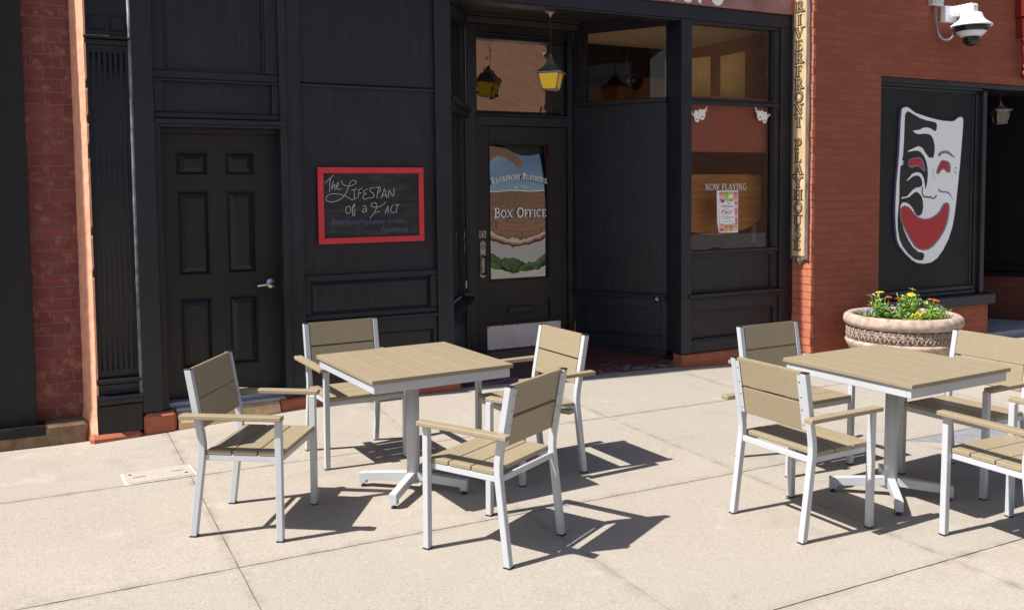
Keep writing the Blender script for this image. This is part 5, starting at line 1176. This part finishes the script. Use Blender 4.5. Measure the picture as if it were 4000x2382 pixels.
for k in range(NB):
    a0 = 2 * math.pi * k / NB; st = 2 * math.pi / NB; rr_ = 0.505
    def cur(pts, w): m.tube([on_bowl(a0 + u * st, rr_ + 0.002, z) for u, z in pts], w, 5)
    cur([(0.0, 0.335), (0.0, 0.392)], 0.005); cur([(0.0, 0.352), (1.0, 0.352)], 0.0045); cur([(0, 0.375), (1.0, 0.375)], 0.0035)
    cur([(0.0, 0.29), (0.05, 0.315), (0.25, 0.337), (0.5, 0.347), (0.75, 0.337), (0.95, 0.315), (1.0, 0.29)], 0.0045)
    cur([(0.5, 0.335), (0.36, 0.322), (0.34, 0.285)], 0.0035); cur([(0.5, 0.335), (0.64, 0.322), (0.66, 0.285)], 0.0035); cur([(0.5, 0.29), (0.5, 0.318)], 0.006)
    cur([(-0.25, 0.276), (0.0, 0.30), (0.25, 0.276)], 0.0045); cur([(0.0, 0.305), (0.0, 0.312)], 0.009)
    cur([(0.12, 0.387), (0.22, 0.392), (0.3, 0.386)], 0.004); cur([(0.35, 0.363), (0.5, 0.366), (0.65, 0.363)], 0.005)
    if k % 2 == 0: cur([(0.0, 0.392), (0.1, 0.398), (0.2, 0.394)], 0.005)
m.build("relief_band", 'planter', pt)
m = MB(); m.lathe([(0.5035, 0.277), (0.5035, 0.398)], (PC[0], PC[1], pz), 72); m.bm.verts.ensure_lookup_table(); m.build("relief_ground", 'planter_dark', pt)

def leafy(mb, base, tip, n, size, rr, spread=0.05):
    """small pointed leaves round a stem"""
    base, tip = Vector(base), Vector(tip)
    for k in range(n):
        t = rr.uniform(0.12, 1.0); p = base.lerp(tip, t)
        d = Vector((rr.uniform(-1, 1), rr.uniform(-1, 1), rr.uniform(-0.1, 0.9))).normalized()
        L = size * rr.uniform(0.6, 1.3); w = L * rr.uniform(0.13, 0.24)
        s = d.cross(Vector((rr.uniform(-1, 1), rr.uniform(-1, 1), 1))).normalized() * w
        p = p + d * spread * rr.uniform(0, 0.6)
        mb.quad([p, p + d * L * 0.5 + s, p + d * L, p + d * L * 0.5 - s])
def daisy_head(mb, p, r, rr, tilt):
    mt = Matrix.Translation(p) @ Matrix.Rotation(tilt, 4, 'X') @ Matrix.Rotation(rr.uniform(-0.4, 0.4), 4, 'Y')
    for k in range(13):
        a = k * 2 * math.pi / 13; b = 0.21
        q = [Vector((0.004 * math.cos(a), 0.004 * math.sin(a), 0)), Vector((r * .65 * math.cos(a - b), r * .65 * math.sin(a - b), 0.002)), Vector((r * math.cos(a), r * math.sin(a), -0.002)), Vector((r * .65 * math.cos(a + b), r * .65 * math.sin(a + b), 0.002))]
        mb.quad([mt @ v for v in q])
    mb.lathe([(0.0, 0.008), (0.007, 0.006), (0.009, 0.0)], (0, 0, 0), 10, mat=mt)
def ball_head(mb, p, r, rr):
    for sh in range(3):
        q = r * (1 - 0.22 * sh)
        for k in range(7 - sh):
            a = k * 2 * math.pi / (7 - sh) + sh * 0.5 + rr.uniform(-.1, .1)
            c1 = Vector((math.cos(a), math.sin(a), 0)); t = Vector((-math.sin(a), math.cos(a), 0))
            mb.quad([p + c1 * q * 0.15, p + c1 * q * 0.8 + t * q * 0.5 + Vector((0, 0, q * (0.1 + .3 * sh))), p + c1 * q * (0.95 - .12 * sh) + Vector((0, 0, q * (0.55 + .2 * sh))), p + c1 * q * 0.8 - t * q * 0.5 + Vector((0, 0, q * (0.1 + .3 * sh)))])
    mb.lathe([(0.0, -0.001), (r * .45, r * .1), (r * .5, r * .4), (0, r * .75)], tuple(p), 10)
sz_ = pz + 0.46
def flower_plant(name, label, x, y, h, wd, nst, leaf, lsize, nleaf, heads, seed, buds=0, group=None, tall=None):
    rr = random.Random(seed); t = thing(name, label, "flower", (x, y, sz_), group)
    f, s, bd = MB(), MB(), MB()
    nst, wd = int(nst * 1.5), wd * 1.15
    for k in range(nst):
        a = rr.uniform(0, 6.28); q = wd * math.sqrt(rr.random())
        b = (x + q * 0.35 * math.cos(a), y + q * 0.35 * math.sin(a), sz_ - 0.01); tp = (x + q * math.cos(a), y + q * math.sin(a), sz_ + h * rr.uniform(0.45, 1.0))
        s.tube([b, ((b[0] + tp[0]) / 2, (b[1] + tp[1]) / 2, sz_ + 0.6 * (tp[2] - sz_)), tp], 0.0022, 5); leafy(f, b, tp, nleaf, lsize, rr, lsize)
        if k < buds: bd.lathe([(0, -0.007), (0.007, 0.0), (0.005, 0.007), (0, 0.009)], (tp[0], tp[1], tp[2] + 0.015), 8)
    f.build("foliage", leaf, t)
    for kind, mat, dx, dy, dz, r in heads:
        p = Vector((x + dx, y + dy, sz_ + dz)); q = MB()
        if kind == 'daisy': daisy_head(q, p, r, rr, rr.uniform(-0.1, 0.7))
        elif kind == 'ball': ball_head(q, p - Vector((0, 0, r * .4)), r, rr)
        else:
            for k in range(5):
                a = k * 1.2566 + 0.3; cpt = p + Vector((math.cos(a) * r * .5, -abs(0.004), math.sin(a) * r * .5)); w = r * .48
                q.lathe([(0.0, 0.003), (w * .7, 0.002), (w, 0), (0, -0.001)], tuple(cpt), 8, 'y')
        q.build("bloom", mat, t)
        s.tube([(x, y, sz_), (x + dx * 0.6, y + dy * .6, sz_ + dz * 0.55), tuple(p - Vector((0, 0, 0.004)))], 0.0025, 5)
    s.build("stem", 'leaf', t)
    if buds: bd.build("bud", 'petal_bud', t)
    else: bd.bm.free()
# right of the picture is (0.887, -0.462) on the ground here
def pp(u, v): return (PC[0] + 0.887 * u + 0.462 * v, PC[1] - 0.462 * u + 0.887 * v)
x, y = pp(-0.215, 0.02); flower_plant("daisy_plant", "feathery green daisy plant with one yellow flower, left of centre in the planter", x, y, 0.22, 0.085, 20, 'leaf_pale', 0.036, 16, [('daisy', 'petal_yellow', 0.0, 0.0, 0.255, 0.045)], 1, 7)
x, y = pp(0.085, 0.05); flower_plant("daisy_plant", "taller feathery green daisy plant with two yellow flowers, right of centre in the planter", x, y, 0.23, 0.10, 26, 'leaf_pale', 0.036, 18, [('daisy', 'petal_yellow', 0.0, -0.02, 0.225, 0.046), ('daisy', 'petal_yellow', 0.04, 0.0, 0.275, 0.042)], 2, 9)
x, y = pp(-0.165, -0.05); flower_plant("ranunculus_plant", "orange ranunculus just right of the single yellow daisy in the planter", x, y, 0.08, 0.05, 8, 'leaf', 0.05, 8, [('ball', 'petal_orange', 0.01, 0.0, 0.215, 0.028)], 3)
x, y = pp(-0.075, -0.02); flower_plant("ranunculus_plant", "scarlet ranunculus on a bare stem between the two daisy plants", x, y, 0.10, 0.06, 9, 'leaf', 0.05, 9, [('ball', 'petal_red', 0.02, -0.005, 0.195, 0.026), ('ball', 'petal_red', -0.065, 0.02, 0.150, 0.015)], 4)
x, y = pp(0.285, -0.02); flower_plant("ranunculus_plant", "two orange ranunculus blooms close together at the right of the planter", x, y, 0.16, 0.085, 14, 'leaf', 0.045, 11, [('ball', 'petal_orange', -0.02, 0.02, 0.185, 0.027), ('ball', 'petal_orange', 0.035, 0.0, 0.170, 0.032)], 5)
x, y = pp(-0.335, -0.02); flower_plant("pansy_plant", "low lilac pansies at the far left of the planter", x, y, 0.07, 0.085, 10, 'leaf', 0.04, 8, [('pansy', 'petal_violet', -0.045, -0.02, 0.075, 0.026), ('pansy', 'petal_violet', 0.02, -0.03, 0.068, 0.030), ('pansy', 'petal_violet', -0.01, 0.02, 0.085, 0.022)], 6)
x, y = pp(0.33, -0.06); flower_plant("pansy_plant", "lilac pansies under the orange blooms at the right of the planter", x, y, 0.10, 0.08, 12, 'leaf', 0.04, 9, [('pansy', 'petal_violet', -0.06, -0.02, 0.095, 0.026), ('pansy', 'petal_violet', 0.05, 0.0, 0.075, 0.022), ('pansy', 'petal_violet', 0.06, 0.03, 0.10, 0.018)], 7)
x, y = pp(-0.09, -0.14); flower_plant("pansy_plant", "pale pansies low in the middle of the planter", x, y, 0.06, 0.10, 16, 'leaf', 0.042, 9, [('pansy', 'petal_violet', -0.02, 0.10, 0.10, 0.024), ('pansy', 'petal_violet', 0.08, 0.10, 0.10, 0.022)], 8)
x, y = pp(0.02, -0.26); flower_plant("viola_plant", "bright yellow violas drooping over the front rim of the planter", x, y, 0.05, 0.08, 12, 'leaf_pale', 0.04, 8, [('pansy', 'petal_yellow', -0.05, 0.0, 0.052, 0.038), ('pansy', 'petal_yellow', 0.0, 0.0, 0.060, 0.036), ('pansy', 'petal_yellow', 0.055, -0.02, 0.055, 0.042)], 9)
x, y = pp(0.20, -0.20); flower_plant("leafy_plant", "bushy green plant without flowers at the front right of the planter", x, y, 0.10, 0.12, 26, 'leaf_pale', 0.036, 13, [], 10)

# ------------------------------------------------------------------ furniture
GN = Vector((0.0026, -0.01179, 1)).normalized()
def stand(o, x, y, deg):
    a = R(deg); f = Vector((-math.sin(a), math.cos(a), 0)); f = (f - GN * f.dot(GN)).normalized(); r = f.cross(GN)
    o.matrix_world = Matrix(((r.x, f.x, GN.x, x), (r.y, f.y, GN.y, y), (r.z, f.z, GN.z, gz(x, y)), (0, 0, 0, 1)))
WF, WR, DF = 0.528, 0.480, 0.4565
def make_chair():
    t = thing("armchair", "armchair", "chair", world=False)
    s = 0.0165
    rear = [(-0.228, 0.006), (-0.178, 0.395), (-0.1735, 0.435), (-0.1735, 0.475), (-0.178, 0.515), (-0.236, 0.846)]
    rear = [rear[0]] + [(a[0] * .5 + b[0] * .5, a[1] * .5 + b[1] * .5) for a, b in zip(rear[:1], rear[1:2])] + rear[1:]
    def lean(z): return -0.178 - (z - 0.515) * (0.058 / 0.331)
    for sx in (-1, 1):
        g = MB(); g.box(sx * WF / 2 - s, sx * WF / 2 + s, DF / 2 - s, DF / 2 + s, 0.006, 0.611, 0.0025, 1)
        leg = g.build("front_leg", 'frame', t)
        f = MB(); f.box(sx * WF / 2 - s - 0.001, sx * WF / 2 + s + 0.001, DF / 2 - s - 0.001, DF / 2 + s + 0.001, 0.0, 0.0065); f.build("foot", 'plastic', leg)
        g = MB(); g.sweep(rear, sx * WR / 2 - s, sx * WR / 2 + s, 0.034)
        bmesh.ops.bevel(g.bm, geom=[e for e in g.bm.edges if e.calc_face_angle(0) > 1.2], offset=0.0025, segments=1, affect='EDGES')
        leg = g.build("rear_leg", 'frame', t)
        f = MB(); f.box(sx * WR / 2 - s - 0.001, sx * WR / 2 + s + 0.001, -0.2465, -0.2095, 0.0, 0.0065); f.build("foot", 'plastic', leg)
        f = MB(); f.box(sx * WR / 2 - s, sx * WR / 2 + s, -0.2535, -0.2185, 0.8445, 0.850, 0.001); f.build("cap", 'plastic', leg)
        g = MB(); xa, xb = sorted((sx * (WR / 2 - s), sx * (WR / 2 - s - 0.026)))
        g.sweep([(lean(0.556) - 0.013, 0.556), (lean(0.832) - 0.013, 0.832)], xa, xb, 0.003)
        st = g.build("bracket", 'frame', t)
        g = MB()
        for zz in (0.585, 0.66, 0.725, 0.80):
            g.lathe([(0, 0.004), (0.0045, 0.003), (0.0055, 0)], ((xa + xb) / 2, 0, 0), 8, mat=Matrix.Translation((0, lean(zz) - 0.0148, zz)) @ Matrix.Rotation(R(99.9), 4, 'X'))
        g.build("screws", 'steel', st)
        ax = sx * 0.288
        g = MB(); g.box(ax - 0.026, ax + 0.026, -0.262, DF / 2 + 0.028, 0.611, 0.635, 0.005, 2); g.build("armrest", 'tan', t)
    g = MB()
    for sx in (-1, 1): g.box(sx * 0.232 - 0.0125, sx * 0.232 + 0.0125, -0.172, DF / 2 - 0.019, 0.392, 0.422, 0.002)
    g.box(-0.2475, 0.2475, DF / 2 - 0.0185, DF / 2 + 0.006, 0.392, 0.422, 0.002); g.box(-0.2235, 0.2235, -0.187, -0.1725, 0.392, 0.422, 0.002)
    g.box(-0.2195, 0.2195, 0.015, 0.04, 0.398, 0.422, 0.002)
    g.build("seat_frame", 'frame', t)
    for k in range(3):
        y0 = -0.150 + k * 0.1325
        g = MB(); g.box(-0.247, 0.247, y0, y0 + 0.1265, 0.4225, 0.446, 0.004, 2); g.build("seat_slat", 'tan', t)
    for z0, z1 in ((0.551, 0.694), (0.702, 0.850)):
        g = MB(); n0 = 0.004
        g.sweep([(lean(z0) + n0, z0), (lean(z1) + n0, z1)], -(WR / 2 - s - 0.002), WR / 2 - s - 0.002, 0.024)
        bmesh.ops.bevel(g.bm, geom=g.bm.edges[:], offset=0.004, segments=2, affect='EDGES')
        g.build("back_slat", 'tan', t)
    return t
chair0 = make_chair()
CH = [(-2.673, -2.150, -123.1, "tan slatted armchair beside the black panelled door, its back towards the left edge"),
      (-1.673, -2.985, 29.2, "tan slatted armchair in the foreground seen from behind, at the table before the chalkboard"),
      (-0.969, -2.045, 93.7, "tan slatted armchair in front of the entrance door's copper kick plate"),
      (-1.851, -1.246, -176.9, "tan slatted armchair below the chalkboard, partly hidden by the table"),
      (-0.143, -3.465, -87.4, "tan slatted armchair seen from behind at the left of the planter table"),
      (0.570, -2.691, -178.1, "tan slatted armchair behind the planter table, under the show window"),
      (1.211, -3.445, 92.8, "tan slatted armchair at the right edge whose back hides part of the planter"),
      (0.617, -4.188, 0.9, "tan slatted armchair cut off by the right edge, nearest the viewer there")]
for k, (x, y, a, lab) in enumerate(CH):
    o = chair0 if k == 0 else copy_tree(chair0)
    stand(o, x, y, a); o['label'] = lab; o['group'] = "slatted armchairs round the tables"
def make_table():
    t = thing("cafe_table", "table", "table", world=False)
    S2 = 0.4215; bw = 2 * S2 / 6
    for k in range(6):
        x0 = -S2 + k * bw
        g = MB(); g.box(x0 + 0.0004, x0 + bw - 0.0004, -S2, S2, 0.740, 0.762, 0.0014, 1); g.build("top_board", 'tan', t)
    g = MB(); q = S2 - 0.014
    g.box(-q, q, -q, -q + 0.028, 0.688, 0.7395, 0.003); g.box(-q, q, q - 0.028, q, 0.688, 0.7395, 0.003); g.box(-q + 0.0005, -q + 0.0285, -q + 0.0282, q - 0.0282, 0.6885, 0.739, 0.002); g.box(q - 0.0285, q - 0.0005, -q + 0.0282, q - 0.0282, 0.6885, 0.739, 0.002)
    g.box(-0.3, 0.3, -0.05, 0.05, 0.715, 0.7385)
    g.build("apron", 'frame', t)
    g = MB(); g.lathe([(0.0375, 0.048), (0.0375, 0.715)], (0, 0, 0), 28); g.build("column", 'frame', t)
    for k in range(4):
        mt = Matrix.Rotation(R(45 + 90 * k), 4, 'Z')
        g = MB(); g.poly_prism([(0.03, 0.062), (0.03, 0.112), (0.328, 0.085), (0.328, 0.022), (0.286, 0.022), (0.286, 0.042)], -0.021, 0.021, 'xz', mt)
        bmesh.ops.bevel(g.bm, geom=g.bm.edges[:], offset=0.002, segments=1, affect='EDGES')
        leg = g.build("leg", 'frame', t)
        g = MB(); g.lathe([(0.0, 0.0), (0.017, 0.0), (0.017, 0.006), (0.008, 0.012), (0.006, 0.024)], tuple(mt @ Vector((0.307, 0, 0))), 14); g.build("foot", 'plastic', leg)
    return t
table0 = make_table()
for k, (x, y, a, lab) in enumerate([(-1.767, -2.085, 4.0, "square tan cafe table on silver pedestal, in front of the chalkboard"), (0.583, -3.437, 3.3, "square tan cafe table on silver pedestal, in front of the stone planter")]):
    o = table0 if k == 0 else copy_tree(table0)
    stand(o, x, y, a); o['label'] = lab; o['group'] = "square cafe tables"
for o in bpy.data.objects:
    if 'world_parts' in o: del o['world_parts']
